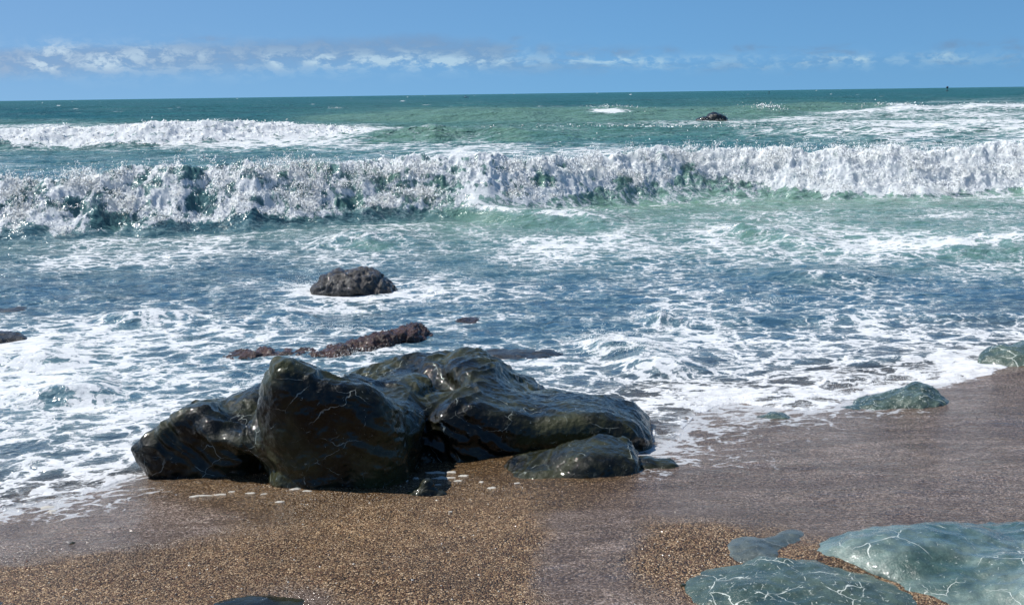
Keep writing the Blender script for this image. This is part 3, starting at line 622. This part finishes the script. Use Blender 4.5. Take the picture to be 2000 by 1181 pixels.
# ================================================================== ROCKS (smoothly blended forms)
def hitY(px, py): return float(sandhit(float(px), float(py))[1])
class Ell:
    def __init__(s, c, r, rot=(0, 0, 0), sub=False, k=None):
        s.c = np.asarray(c, float); s.r = np.asarray(r, float); s.M = np.array((Matrix.Rotation(R(rot[2]), 3, 'Z') @ Matrix.Rotation(R(rot[1]), 3, 'Y') @ Matrix.Rotation(R(rot[0]), 3, 'X')))
        s.sub = sub; s.k = k
    def d(s, P):
        q = ((P - s.c) @ s.M).astype(np.float32); k0 = np.linalg.norm(q / s.r, axis=-1); k1 = np.linalg.norm(q / s.r**2, axis=-1)
        return k0 * (k0 - 1) / np.maximum(k1, 1e-6)
class Block:
    """a rounded block: an outline given where it is seen at distance Yref, real thickness 2*hw about Yc, corner radius r"""
    def __init__(s, pts, Yref, Yc, hw, r, k=None, lean=0.0, skew=0.0):
        P = np.array([at(float(a), float(b), float(Yref)) for a, b in pts]); s.p = P[:, [0, 2]]; s.Yref = Yref; s.Yc, s.hw, s.rr, s.k, s.sub, s.lean, s.skew = Yc, hw, r, k, False, lean, skew
        s.c = np.array([s.p[:, 0].mean(), Yc, s.p[:, 1].mean()]); s.r = np.array([np.ptp(s.p[:, 0]) / 2, hw, np.ptp(s.p[:, 1]) / 2]); s.lo = np.array([s.p[:, 0].min(), Yc - hw, s.p[:, 1].min()]) - .12; s.hi = np.array([s.p[:, 0].max(), Yc + hw, s.p[:, 1].max()]) + .12
    def d(s, P):
        x = (P[..., 0] - s.skew * (P[..., 1] - s.Yc)).astype(np.float32); z = (P[..., 2] - s.lean * (P[..., 1] - s.Yref)).astype(np.float32); n = len(s.p)
        best = np.full(x.shape, 1e9, np.float32); sg = np.ones(x.shape, np.float32)
        for i in range(n):
            a = s.p[i]; b = s.p[i - 1]; ex, ez = b - a; wx, wz = x - a[0], z - a[1]
            t = np.clip((wx * ex + wz * ez) / (ex * ex + ez * ez), 0, 1); best = np.minimum(best, (wx - ex * t)**2 + (wz - ez * t)**2)
            c1 = z >= a[1]; c2 = z < b[1]; c3 = ex * wz > ez * wx; sg = np.where((c1 & c2 & c3) | (~c1 & ~c2 & ~c3), -sg, sg)
        d2 = sg * np.sqrt(best) + s.rr; dy = np.abs(P[..., 1] - s.Yc) - s.hw + s.rr
        return np.minimum(np.maximum(d2, dy), 0) + np.sqrt(np.maximum(d2, 0)**2 + np.maximum(dy, 0)**2) - s.rr
def E(px, py, Y, rx, rz, ry, tilt=0, yaw=0, sub=False, k=None, pitch=0):
    c = at(float(px), float(py), float(Y)); s = depth(c) / F
    return Ell(c, (rx * s, ry, rz * s), (pitch, tilt, yaw), sub, k)
def field(prims, P, k):
    dd = None
    for e in prims:
        x = e.d(P); kk = e.k or k
        if dd is None: dd = x; continue
        if e.sub: x = -x; h = np.clip(.5 - .5 * (dd - x) / kk, 0, 1); dd = dd + (x - dd) * h + kk * h * (1 - h)
        else: h = np.clip(.5 + .5 * (dd - x) / kk, 0, 1); dd = dd + (x - dd) * h - kk * h * (1 - h)
    return dd
def nets(prims, step, k):
    lo = np.min([getattr(e, 'lo', e.c - e.r.max()) for e in prims if not e.sub], 0) - 3 * step; hi = np.max([getattr(e, 'hi', e.c + e.r.max()) for e in prims if not e.sub], 0) + 3 * step; lo[2] = max(lo[2], -.25)
    ax = [np.arange(lo[i], hi[i] + step, step) for i in range(3)]
    G = np.stack(np.meshgrid(*ax, indexing='ij'), -1); S = field(prims, G, k); nx, ny, nz = S.shape
    ins = S < 0
    ins[:, :, 0] = False
    c8 = [ins[i:nx - 1 + i, j:ny - 1 + j, l:nz - 1 + l] for i in (0, 1) for j in (0, 1) for l in (0, 1)]
    cnt = sum(c.astype(np.int8) for c in c8); act = (cnt > 0) & (cnt < 8)
    idx = -np.ones(act.shape, np.int64); ii = np.argwhere(act); idx[act] = np.arange(len(ii))
    Vv = lo + (ii + .5) * step; Q = []
    for a in range(3):
        b, c = (a + 1) % 3, (a + 2) % 3
        s0 = [slice(0, n_) for n_ in ins.shape]; s1 = list(s0); s0[a] = slice(0, -1); s1[a] = slice(1, None)
        cr = ins[tuple(s0)] != ins[tuple(s1)]; e = np.argwhere(cr)
        e = e[(e[:, b] > 0) & (e[:, c] > 0) & (e[:, b] < ins.shape[b] - 1) & (e[:, c] < ins.shape[c] - 1)]
        fl = ins[tuple(s0)][tuple(e.T)]
        ob = np.zeros(3, int); ob[b] = 1; oc = np.zeros(3, int); oc[c] = 1
        q = np.stack([idx[tuple((e - ob - oc).T)], idx[tuple((e - oc).T)], idx[tuple(e.T)], idx[tuple((e - ob).T)]], -1)
        q[~fl] = q[~fl][:, ::-1]; Q.append(q)
    Q = np.concatenate(Q); Q = Q[(Q >= 0).all(1)]
    for _ in range(5):
        d0 = field(prims, Vv, k); ee = step * .4
        g = np.stack([field(prims, Vv + np.eye(3)[i] * ee, k) - field(prims, Vv - np.eye(3)[i] * ee, k) for i in range(3)], -1) / (2 * ee)
        g2 = np.maximum((g * g).sum(1, keepdims=True), .05); Vv = Vv - np.clip(d0[:, None], -step, step) * g / g2 * .9
    nrm = g / np.sqrt(np.maximum((g * g).sum(1, keepdims=True), 1e-6))
    return Vv, Q, nrm
def subdiv(V_, Q, N_):
    E_ = np.concatenate([np.stack([Q[:, i], Q[:, (i + 1) % 4]], -1) for i in range(4)]); Es = np.sort(E_, 1); ue, inv = np.unique(Es, axis=0, return_inverse=True); inv = inv.reshape(4, -1).T
    nv = len(V_); ne = len(ue); V2 = np.concatenate([V_, V_[ue].mean(1), V_[Q].mean(1)]); N2 = np.concatenate([N_, N_[ue].mean(1), N_[Q].mean(1)]); N2 /= np.linalg.norm(N2, axis=1, keepdims=True) + 1e-9
    e = inv + nv; c = np.arange(len(Q)) + nv + ne
    F2 = np.concatenate([np.stack([Q[:, i], e[:, i], c, e[:, i - 1]], -1) for i in range(4)]); return V2, F2, N2
def rock(name, label, prims, mat, step=.012, k=.05, nz=((.03, .28), (.012, .1), (.004, .035)), cat='rock', parent=None, ridge=0.0, group=None, fol=0.0, sub=False):
    Vv, Q, nrm = nets(prims, step, k)
    if sub: Vv, Q, nrm = subdiv(Vv, Q, nrm)
    for i, (a, L_) in enumerate(nz):
        P = Vv / L_ + 7.7 * i; n_ = fbm3(P, 3, .5)
        if ridge > 0: n_ = n_ * (1 - ridge) + ridge * (.5 - 1.6 * np.abs(per3(P * 1.1 + 4)))
        Vv = Vv + nrm * (a * n_)[:, None]
    if fol > 0:      # worn foliation: grooves running down to the right
        Mf = np.array(Matrix.Rotation(R(32), 3, 'Y') @ Matrix.Rotation(R(20), 3, 'X')); Pf = (Vv @ Mf) * np.array([2.2, 3.0, 11.0])
        Pf = Pf + .5 * fbm3(Vv * 4, 2)[:, None]; g_ = 1 - 2.2 * np.abs(fbm3(Pf, 2)); msk = np.clip(.5 + 1.5 * per3(Vv * 2.3 + 5), 0, 1)
        Vv = Vv + nrm * (fol * (g_ - .4) * msk)[:, None]
    lo = Vv.min(0); hi = Vv.max(0); org = np.array([(lo[0] + hi[0]) / 2, (lo[1] + hi[1]) / 2, lo[2]])
    o = meshobj(name, Vv - org, Q, mat, parent)
    o.location = org
    if parent is None: tag(o, label, cat, group)
    return o
M_BLACK = rock_mat('wet_black_green_rock', (.004, .004, .002), (.040, .042, .017), vein=(.36, .39, .34), veins=.7, rough=.32, bump=.003, coat=.8, vscale=4.2, spec=.10, thin=.6, vsel=.055, cb=.0020)
M_GREEN = rock_mat('veined_green_rock', (.038, .072, .058), (.14, .19, .165), vein=(.66, .70, .64), veins=.85, rough=.22, bump=.003, vscale=5.0, rnd=3.3, warp=.14, thin=.6, vsel=.03, coat=.9)
M_GREEND = rock_mat('dark_green_rock', (.032, .055, .044), (.075, .105, .082), vein=(.6, .64, .58), veins=.85, warp=.14, rough=.22, bump=.003, vscale=6.0, rnd=1.3)
M_BARN = rock_mat('barnacled_rock', (.012, .010, .008), (.05, .042, .032), veins=0, rough=.3, bump=.012, bscale=22, spk=.6, spot=(.34, .30, .22), coat=1.0, rnd=9, cb=.010)  # pale spots are barnacles and also glints painted as colour
M_WEED = rock_mat('seaweed_red_brown', (.012, .005, .003), (.058, .019, .010), veins=0, rough=.3, bump=.012, bscale=26, spk=.25, spot=(.25, .10, .06), coat=.6, rnd=5, cb=.010)
M_DARK = rock_mat('dark_distant_rock', (.008, .009, .009), (.022, .022, .02), veins=0, rough=.3, bump=.006, coat=.4, rnd=2)
M_SANDY = rock_mat('sandy_brown_rock', (.05, .028, .012), (.13, .08, .035), veins=0, rough=.35, bump=.006, bscale=60, spk=.5, spot=(.35, .25, .14), coat=.3, rnd=4)

YN, YB, YD, YF = hitY(380, 938), hitY(620, 962), hitY(960, 893), hitY(1110, 938)
A = [Block([(262, 874), (285, 848), (325, 822), (368, 796), (410, 790), (450, 830), (500, 860), (520, 990), (400, 990), (340, 980), (318, 940), (298, 925), (272, 895)], YN + .14, YN + .24, .22, .10, lean=-.25),
     # lip of the bowl
     E(386, 812, YN + .12, 26, 17, .10), E(410, 832, YN + .04, 29, 19, .10), E(440, 848, YN - .01, 34, 21, .10), E(476, 858, YN - .04, 36, 24, .10), E(514, 854, YN - .04, 38, 32, .11), E(545, 816, YN + .04, 30, 40, .12), E(553, 768, YN + .14, 26, 44, .12), E(575, 890, YN + .02, 50, 40, .14, k=.07),
     # floor and back rim
     E(465, 822, YN + .32, 74, 26, .2), E(440, 796, YN + .5, 84, 18, .12, tilt=-6), E(490, 800, YN + .44, 70, 40, .18, tilt=-16), E(520, 800, YN + .5, 40, 50, .16),
     # the high dark block
     Block([(520, 850), (508, 800), (522, 748), (546, 705), (580, 706), (608, 724), (660, 741), (718, 752), (748, 772), (778, 800), (792, 850), (792, 925), (770, 1000), (600, 1010), (548, 930), (530, 885)], YB + .20, YB + .36, .36, .17, lean=-.38, k=.15),
     Block([(660, 742), (705, 748), (748, 767), (800, 767), (832, 792), (826, 850), (808, 915), (790, 990), (640, 990)], YD + .22, YD + .14, .34, .10, k=.09),
     E(470, 905, YN + .24, 80, 60, .16, k=.09), E(630, 860, YB + .28, 110, 84, .24), E(596, 772, YB + .26, 58, 56, .16), E(735, 850, YB + .34, 62, 62, .24), E(612, 935, YB + .14, 84, 34, .14),
     # second mass, farther back: left slope, long crest, blunt right end
     Block([(804, 930), (806, 868), (832, 815), (866, 774), (905, 757), (945, 760), (990, 774), (1050, 787), (1110, 780), (1180, 786), (1236, 806), (1264, 838), (1272, 870), (1262, 900), (1110, 930), (960, 950), (870, 960)], YD + .34, YD + .30, .32, .10, skew=.10),
     E(925, 836, YD + .22, 76, 62, .2), E(1180, 850, YD + .22, 70, 44, .2, tilt=10),
     # flooded shelf behind
     Block([(640, 760), (715, 716), (790, 694), (860, 687), (925, 697), (985, 722), (1040, 735), (1090, 765), (1150, 800), (1190, 900), (700, 900)], YD + 1.30, YD + .74, .60, .09, lean=.02),
     E(950, 748, YD + .75, 90, 40, .30, tilt=14), E(915, 708, YD + 1.05, 42, 20, .16), E(780, 758, YD + .55, 66, 26, .3, tilt=-10), E(1080, 800, YD + .5, 100, 28, .3, tilt=8),
     E(850, 735, YD + .7, 20, 26, .34, tilt=-30, yaw=30, sub=True, k=.07), E(1030, 742, YD + .6, 50, 16, .3, tilt=16, sub=True, k=.06), E(770, 716, YD + .8, 50, 10, .3, tilt=-10, sub=True, k=.06),
     # lower foot in front
     Block([(985, 925), (1000, 908), (1045, 894), (1100, 878), (1170, 868), (1225, 870), (1246, 890), (1246, 960), (1100, 990), (1000, 970)], YF + .26, YF + .20, .24, .15, lean=.16), E(1160, 902, YF + .18, 80, 30, .17)]
rock('wave_worn_boulder', 'huge black wet boulder with white veins lying across the foot of the surf', A, M_BLACK, step=.0125, k=.040, nz=((.038, .50), (.013, .17), (.007, .06), (.0035, .022)), cat='boulder', fol=.022, ridge=.45, sub=True)

Y = hitY(1285, 920)
rock('dark_stone', 'small dark stone half buried at the right foot of the huge black boulder', [E(1262, 908, Y + .12, 28, 15, .10), E(1300, 912, Y + .1, 24, 14, .09)], M_BLACK, .007, .03, ((.010, .08), (.004, .025)), cat='stone', ridge=.3)
Y = hitY(835, 966)
rock('pointed_stone', 'small pointed black stone alone on the sand before the huge boulder', [E(832, 962, Y + .06, 26, 14, .05), E(834, 950, Y + .07, 14, 16, .04), E(812, 965, Y + .05, 18, 8, .04), E(858, 966, Y + .05, 16, 7, .04)], M_BLACK, .004, .012, ((.006, .04), (.003, .015)), cat='stone', ridge=.5)
# the outcrop at the lower right
Y = hitY(1480, 1150)
rock('veined_slab', 'dark green slab with white crossing veins at the bottom edge right of centre', [E(1440, 1172, Y - .02, 105, 34, .24), E(1560, 1160, Y + .02, 130, 42, .26, tilt=-2), E(1600, 1190, Y - .14, 200, 40, .26), E(1690, 1158, Y + .02, 70, 26, .16, tilt=8), E(1500, 1140, Y + .08, 60, 22, .16, tilt=-10)], M_GREEND, .009, .03, ((.022, .22), (.008, .07), (.002, .025)), cat='rock', ridge=.3)
Y = hitY(1850, 1100)
rock('broad_green_outcrop', 'broad smooth green outcrop with white veins filling the lower right corner', [E(1800, 1098, Y + .05, 150, 44, .24, tilt=5), E(1700, 1075, Y + .12, 120, 24, .16, tilt=-8), E(1890, 1080, Y + .14, 120, 44, .22, tilt=6), E(1960, 1165, Y - .24, 210, 52, .28, tilt=-9), E(1850, 1165, Y - .2, 130, 24, .18), E(2080, 1110, Y + .1, 150, 60, .36), E(2120, 1190, Y - .4, 160, 70, .3), E(1990, 1060, Y + .3, 90, 22, .2)],
     M_GREEN, .0095, .03, ((.024, .28), (.010, .09), (.002, .025)), cat='rock', ridge=.3)
Y = hitY(1480, 1085)
rock('low_grey_slab', 'low grey blue slab barely clear of the sand above the veined slab', [E(1475, 1090, Y + .02, 78, 22, .16), E(1535, 1076, Y + .1, 56, 22, .14, tilt=-10), E(1555, 1054, Y + .18, 30, 14, .08)], rock_mat('grey_slab_rock', (.055, .068, .060), (.11, .125, .11), veins=.2, rough=.25, bump=.003, rnd=8), .008, .03, ((.01, .2), (.004, .06)), cat='rock')
# bottom edge
Y = hitY(520, 1178)
rock('black_rounded_rock', 'black rounded rock with a white band showing at the bottom edge left of centre', [E(520, 1215, Y - .05, 150, 40, .16), E(600, 1218, Y - .05, 90, 34, .14), E(430, 1215, Y - .05, 80, 28, .12)], M_BLACK, .008, .04, ((.006, .2), (.002, .05)), cat='rock')
Y = hitY(50, 1184)
rock('black_corner_rock', 'top of a black rock in the bottom left corner', [E(40, 1205, Y, 80, 26, .14), E(-60, 1210, Y, 90, 28, .14)], M_BLACK, .008, .04, ((.006, .2), (.002, .05)), cat='rock')
# right shore
Y = hitY(1730, 802)
rock('glinting_green_rock', 'glinting green rock washed by foam at the edge of the swash on the right', [E(1785, 790, Y + .2, 58, 30, .2), E(1730, 795, Y + .2, 70, 24, .18, tilt=-10), E(1825, 798, Y + .15, 34, 18, .12), E(1660, 812, Y + .1, 70, 12, .12, tilt=-8), E(1800, 765, Y + .28, 26, 16, .1)], M_GREEND, .010, .05, ((.02, .16), (.012, .06), (.004, .025)), cat='rock', ridge=.4)
Y = hitY(1990, 735)
rock('round_green_rock', 'round dark green rock in the foam at the right edge', [E(1985, 712, Y + .35, 74, 36, .26), E(2060, 705, Y + .4, 90, 44, .3)], M_GREEND, .014, .06, ((.02, .2), (.006, .06)), cat='rock')
rock('sandy_ledge', 'low orange brown sandy ledge below the round green rock at the right edge', [E(2005, 738, Y + .06, 50, 20, .16), E(2070, 735, Y + .05, 70, 24, .2)], M_SANDY, .012, .06, ((.012, .15), (.004, .04)), cat='rock')
Y = hitY(1516, 822)
rock('small_dark_stone', 'small dark stone in draining water left of the glinting green rock', [E(1518, 820, Y + .08, 30, 14, .1), E(1490, 824, Y + .08, 20, 8, .08)], M_GREEND, .007, .03, ((.008, .08), (.003, .03)), cat='stone')
# standing in the water
Y = float(ground(690., 578.)[1])
rock('barnacled_rock', 'dark barnacled rock standing alone in the water beyond the long brown reef', [E(688, 562, Y + .3, 66, 30, .3), E(650, 566, Y + .3, 38, 22, .25), E(735, 568, Y + .28, 36, 24, .25, tilt=20), E(712, 545, Y + .3, 30, 18, .2), E(660, 546, Y + .3, 28, 14, .2)], M_BARN, .014, .04, ((.065, .16), (.032, .07), (.012, .03)), cat='rock', ridge=.7)
RE = []
for (cx, by, rx, rz) in [(455, 708, 24, 8), (480, 704, 34, 13), (515, 700, 26, 11), (565, 696, 46, 8), (610, 700, 40, 9), (650, 702, 46, 13), (672, 694, 32, 19), (710, 688, 40, 19), (745, 680, 36, 24), (785, 670, 36, 22), (808, 662, 26, 22), (826, 664, 18, 9)]:
    g_ = float(ground(float(cx), float(by))[1]); RE.append(E(cx, by - rz * .5, g_ + .16, rx, rz * .74, .15))
rock('long_weedy_reef', 'long low red brown reef covered in weed behind the huge boulder', RE, M_WEED, .012, .03, ((.045, .12), (.03, .05), (.012, .022)), cat='reef', ridge=.4)
Y = float(ground(915., 630.)[1])
rock('awash_brown_rock', 'small brown rock nearly awash right of the long brown reef', [E(915, 628, Y + .1, 26, 7, .14)], M_WEED, .010, .03, ((.012, .1), (.006, .04)), cat='rock')
Y = float(ground(1000., 700.)[1])
rock('submerged_dark_rock', 'dark rock awash just behind the flooded shelf of the huge boulder', [E(1040, 702, Y + .1, 80, 14, .25), E(975, 697, Y + .15, 44, 12, .2)], M_DARK, .014, .05, ((.02, .2), (.006, .06)), cat='rock')
Y = float(ground(10., 672.)[1])
rock('black_ledge', 'black ledge standing in foam at the left edge', [E(5, 666, Y + .2, 40, 15, .2), E(-50, 664, Y + .2, 60, 20, .25), E(35, 668, Y + .2, 26, 6, .12)], M_DARK, .013, .04, ((.02, .15), (.008, .05)), cat='rock')
Y = float(ground(20., 612.)[1])
rock('awash_black_rock', 'flat black rock almost awash at the left edge above the black ledge', [E(10, 612, Y + .15, 48, 7, .2), E(34, 610, Y + .15, 18, 7, .15), E(-60, 611, Y + .15, 60, 9, .2)], M_DARK, .014, .04, ((.012, .15), (.006, .05)), cat='rock')
rock('offshore_rock', 'dark humped rock far out in front of the green swell', [E(1398, 232, 74, 19, 12, .7), E(1378, 236, 74, 20, 8, .6), E(1410, 234, 74, 11, 9, .5)], M_DARK, .07, .12, ((.12, .7), (.05, .25)), cat='rock')
Yb = float(ground(1990., 300.)[1])
rock('hidden_black_rock', 'black rock top peeping over the breaking wave at the right edge', [E(1988, 286, 28, 9, 6, .3)], M_DARK, .03, .06, ((.04, .3),), cat='rock')

# grit: coarse grains lying loose on the drained sand
n = 9000; gx = RNG.uniform(-2.9, 4.2, n); gy = RNG.uniform(3.3, 5.6, n); gz = sandz(gx, gy); pp_, qq_ = proj(np.stack([gx, gy, gz], -1)); fl_ = table(FILM, pp_, qq_)
kk = (fl_ + .35 * per2(gx * 5, gy * 5) < .55) & (pp_ > -200) & (pp_ < 2200); gx, gy, gz = gx[kk], gy[kk], gz[kk]; n = len(gx); rr_ = .0022 * np.exp(RNG.normal(size=n) * .45)
oc = np.array([(1, 0, 0), (0, 1, 0), (-1, 0, 0), (0, -1, 0), (0, 0, .7), (0, 0, -.7)]); ang_ = RNG.uniform(0, 6.28, n); el_ = RNG.uniform(.6, 1.3, (n, 1))
vx = oc[None, :, 0] * np.cos(ang_)[:, None] - oc[None, :, 1] * np.sin(ang_)[:, None] * el_; vy = oc[None, :, 0] * np.sin(ang_)[:, None] + oc[None, :, 1] * np.cos(ang_)[:, None] * el_
gv = np.stack([gx[:, None] + vx * rr_[:, None], gy[:, None] + vy * rr_[:, None], gz[:, None] + .0008 + (oc[None, :, 2] + 0 * vx) * rr_[:, None]], -1).reshape(-1, 3)
gf = (np.arange(n) * 6)[:, None, None] + np.array([(0, 1, 4), (1, 2, 4), (2, 3, 4), (3, 0, 4), (1, 0, 5), (2, 1, 5), (3, 2, 5), (0, 3, 5)])[None]
gm, gt, go_ = newmat('mixed_grit'); gp_ = gt.new('ShaderNodeNewGeometry').outputs['Position']; gw = gt.new('ShaderNodeTexWhiteNoise'); gt.put(gw.inputs['Vector'], gt.vm('SNAP', gp_, (.012, .012, 1)))
prin(gt, go_, Base_Color=gt.ramp(gw.outputs[0], [(0, (.01, .009, .01)), (.35, (.05, .035, .025)), (.5, (.16, .06, .035)), (.65, (.30, .23, .15)), (1, (.75, .70, .60))]), Roughness=.3)
tag(meshobj('shell_grit', gv, gf.reshape(-1, 3), gm, smooth=False), 'coarse mixed grit and shell grains loose on the brown sand', kind='stuff')

# pebbles and shell bits on the sand
for i, (cx, cy, rx, kind_, lab) in enumerate([(1030, 1024, 9, 'd', 'dark flat pebble on the dry sand right of centre'), (1120, 1113, 8, 'd', 'dark pebble in the wet strip left of the brown sand patch'), (845, 1161, 7, 'd', 'small dark pebble near the bottom edge, centre'),
                                              (925, 1151, 8, 'w', 'white shell chip near the bottom edge, centre'), (816, 1080, 8, 'w', 'pale shell chip on the sand below the pointed stone'), (1190, 1003, 6, 'd', 'tiny dark pebble in the wet strip below the boulder foot'), (490, 1100, 6, 'd', 'tiny dark pebble on the sand at lower left'),
                                              (140, 1062, 7, 'd', 'dark pebble in the wet film at lower left'), (1334, 1143, 7, 'd', 'dark pebble beside the left end of the dark green slab'), (1285, 941, 7, 'd', 'dark pebble below the half sandy stone'),
                                              (590, 1135, 7, 'd', 'bluish pebble in the wet hollow above the black rounded rock'), (873, 1138, 5, 'd', 'tiny dark chip between two shell chips near the bottom edge')]):
    P = sandhit(float(cx), float(cy)); s = depth(P) / F
    rock('pebble' if kind_ == 'd' else 'shell_chip', lab, [Ell(P + np.array([0, 0, .002]), (rx * s, rx * s * random.uniform(.7, 1), rx * s * .42), (0, random.uniform(-10, 10), random.uniform(0, 90)))],
         M_BLACK if kind_ == 'd' else SPR, .0028, .01, ((.003, .02),), cat='pebble' if kind_ == 'd' else 'shell')

# foam flecks left on the sand
fv, ff = [], []
def fleck(cx, cy, rx, ry, seed):
    P = sandhit(float(cx), float(cy)); s = depth(P) / F; n = 26; b0 = len(fv); kx, ky = rx * s * .8, ry * s * 2.0
    ring = []
    for i in range(n):
        a = 2 * math.pi * i / n; r = 1 + .8 * float(per2(np.array(math.cos(a) * 1.6 + seed), np.array(math.sin(a) * 1.6 + seed * 2)))
        ring.append((P[0] + kx * r * math.cos(a), P[1] + ky * r * math.sin(a), r))
    for (f_, hz) in ((1, -.001), (.9, .0022), (.5, .0035)):
        for (x, y, r) in ring:
            xx = P[0] + (x - P[0]) * f_; yy = P[1] + (y - P[1]) * f_; fv.append((xx, yy, float(sandz(np.array(xx), np.array(yy))) + hz))
    fv.append((P[0], P[1], float(sandz(np.array(P[0]), np.array(P[1]))) + .004))
    for l in range(2):
        for i in range(n): j = (i + 1) % n; ff.append((b0 + l * n + i, b0 + l * n + j, b0 + l * n + n + j, b0 + l * n + n + i))
    for i in range(0, n, 2): ff.append((b0 + 2 * n + i, b0 + 2 * n + (i + 1) % n, b0 + 2 * n + (i + 2) % n, b0 + 3 * n))
for (cx, cy, rx, ry) in [(850, 921, 22, 4), (880, 919, 14, 3), (865, 930, 24, 3.2), (905, 926, 12, 3), (895, 936, 10, 1.8), (812, 932, 8, 2.5), (760, 939, 22, 2.2), (940, 940, 6, 2), (960, 951, 9, 2.4), (790, 938, 8, 2), (575, 966, 14, 2.4), (600, 969, 10, 1.6),
                         (490, 971, 10, 2.2), (515, 975, 8, 1.4), (395, 975, 18, 1.8), (430, 973, 14, 2), (380, 977, 10, 1.5), (548, 989, 10, 2), (855, 943, 8, 1.6), (1010, 945, 8, 1.3), (90, 990, 18, 4), (105, 996, 12, 3), (62, 976, 12, 3), (455, 968, 8, 1.2), (880, 1000, 4, 1.2)]:
    fleck(cx, cy, rx, ry, random.uniform(0, 50))
tag(meshobj('foam_flecks', fv, ff, spray_mat('fleck_foam', (.52, .50, .45), .2, .6)), 'little white flecks of foam left on the sand before the boulder', 'sea foam', kind='stuff')

# ================================================================== far away: marks and boat on the horizon
def lathe(name, prof, mat, parent, n=16):
    v = []; f = []
    for (r, z) in prof:
        for i in range(n): a = 2 * math.pi * i / n; v.append((r * math.cos(a), r * math.sin(a), z))
    for k in range(len(prof) - 1):
        for i in range(n): j = (i + 1) % n; f.append((k * n + i, k * n + j, (k + 1) * n + j, (k + 1) * n + i))
    return meshobj(name, v, f, mat, parent)
M_NAVY = plain('buoy_dark_paint', (.015, .03, .05)); M_BOATW = plain('boat_white_paint', (.8, .82, .82), .3); M_GLASS = plain('boat_window', (.02, .03, .04), .1)
def buoy(px, py, Y, s, label):
    P = at(float(px), float(py), Y); e = bpy.data.objects.new('navigation_buoy', None); C.objects.link(e); e.location = (P[0], P[1], -.2 * s); e.scale = (s, s, s)
    tag(e, label, 'buoy', 'buoys on the horizon')
    lathe('float', [(0.01, -.4), (1.1, -.35), (1.25, 0), (1.2, .5), (.9, .8), (.01, .85)], M_NAVY, e)
    lathe('mast', [(.28, .8), (.2, 2.0), (.18, 3.0), (.01, 3.02)], M_NAVY, e)
    lathe('topmark', [(.01, 2.6), (.85, 2.9), (1.0, 3.6), (.8, 4.4), (.01, 4.7)], M_NAVY, e)
buoy(1850, 176, 620, .62, 'tall dark buoy on the horizon at far right')
buoy(1502, 181, 620, .3, 'short dark buoy barely showing on the horizon, left of the tall one')
P = at(910., 190., 600.); b = bpy.data.objects.new('motorboat', None); C.objects.link(b); b.location = (P[0], P[1], .35); tag(b, 'tiny white motorboat on the horizon left of centre', 'boat')
sec = [(-1.35, .55, .9), (-.6, .62, .85), (.4, .55, .9), (1.1, .3, 1.0), (1.5, .03, 1.12)]
v = []; f = []
for (x, wy_, top_) in sec:
    for (yy, zz) in ((-wy_, top_ * .55), (-wy_ * .8, 0), (0, -.15), (wy_ * .8, 0), (wy_, top_ * .55)): v.append((x, yy, zz))
for i in range(4):
    for j in range(4): f.append((i * 5 + j, i * 5 + j + 1, i * 5 + 5 + j + 1, i * 5 + 5 + j))
    f.append((i * 5 + 4, i * 5, i * 5 + 5, i * 5 + 9))
meshobj('hull', v, f, M_BOATW, b, smooth=False)
cv = [(-.6, -.4, .5), (.3, -.4, .5), (.3, .4, .5), (-.6, .4, .5), (-.5, -.33, 1.05), (.05, -.33, 1.05), (.05, .33, 1.05), (-.5, .33, 1.05)]
meshobj('cabin', cv, [(0, 1, 5, 4), (1, 2, 6, 5), (2, 3, 7, 6), (3, 0, 4, 7), (4, 5, 6, 7)], M_BOATW, b, smooth=False)
wv_ = [(-.42, -.395, .68), (.1, -.395, .68), (.02, -.36, .95), (-.38, -.36, .95)]
wv_ += [(x, y + .03, z) for x, y, z in wv_]
meshobj('window', wv_, [(0, 1, 2, 3), (7, 6, 5, 4), (0, 4, 5, 1), (3, 2, 6, 7)], M_GLASS, b, smooth=False)
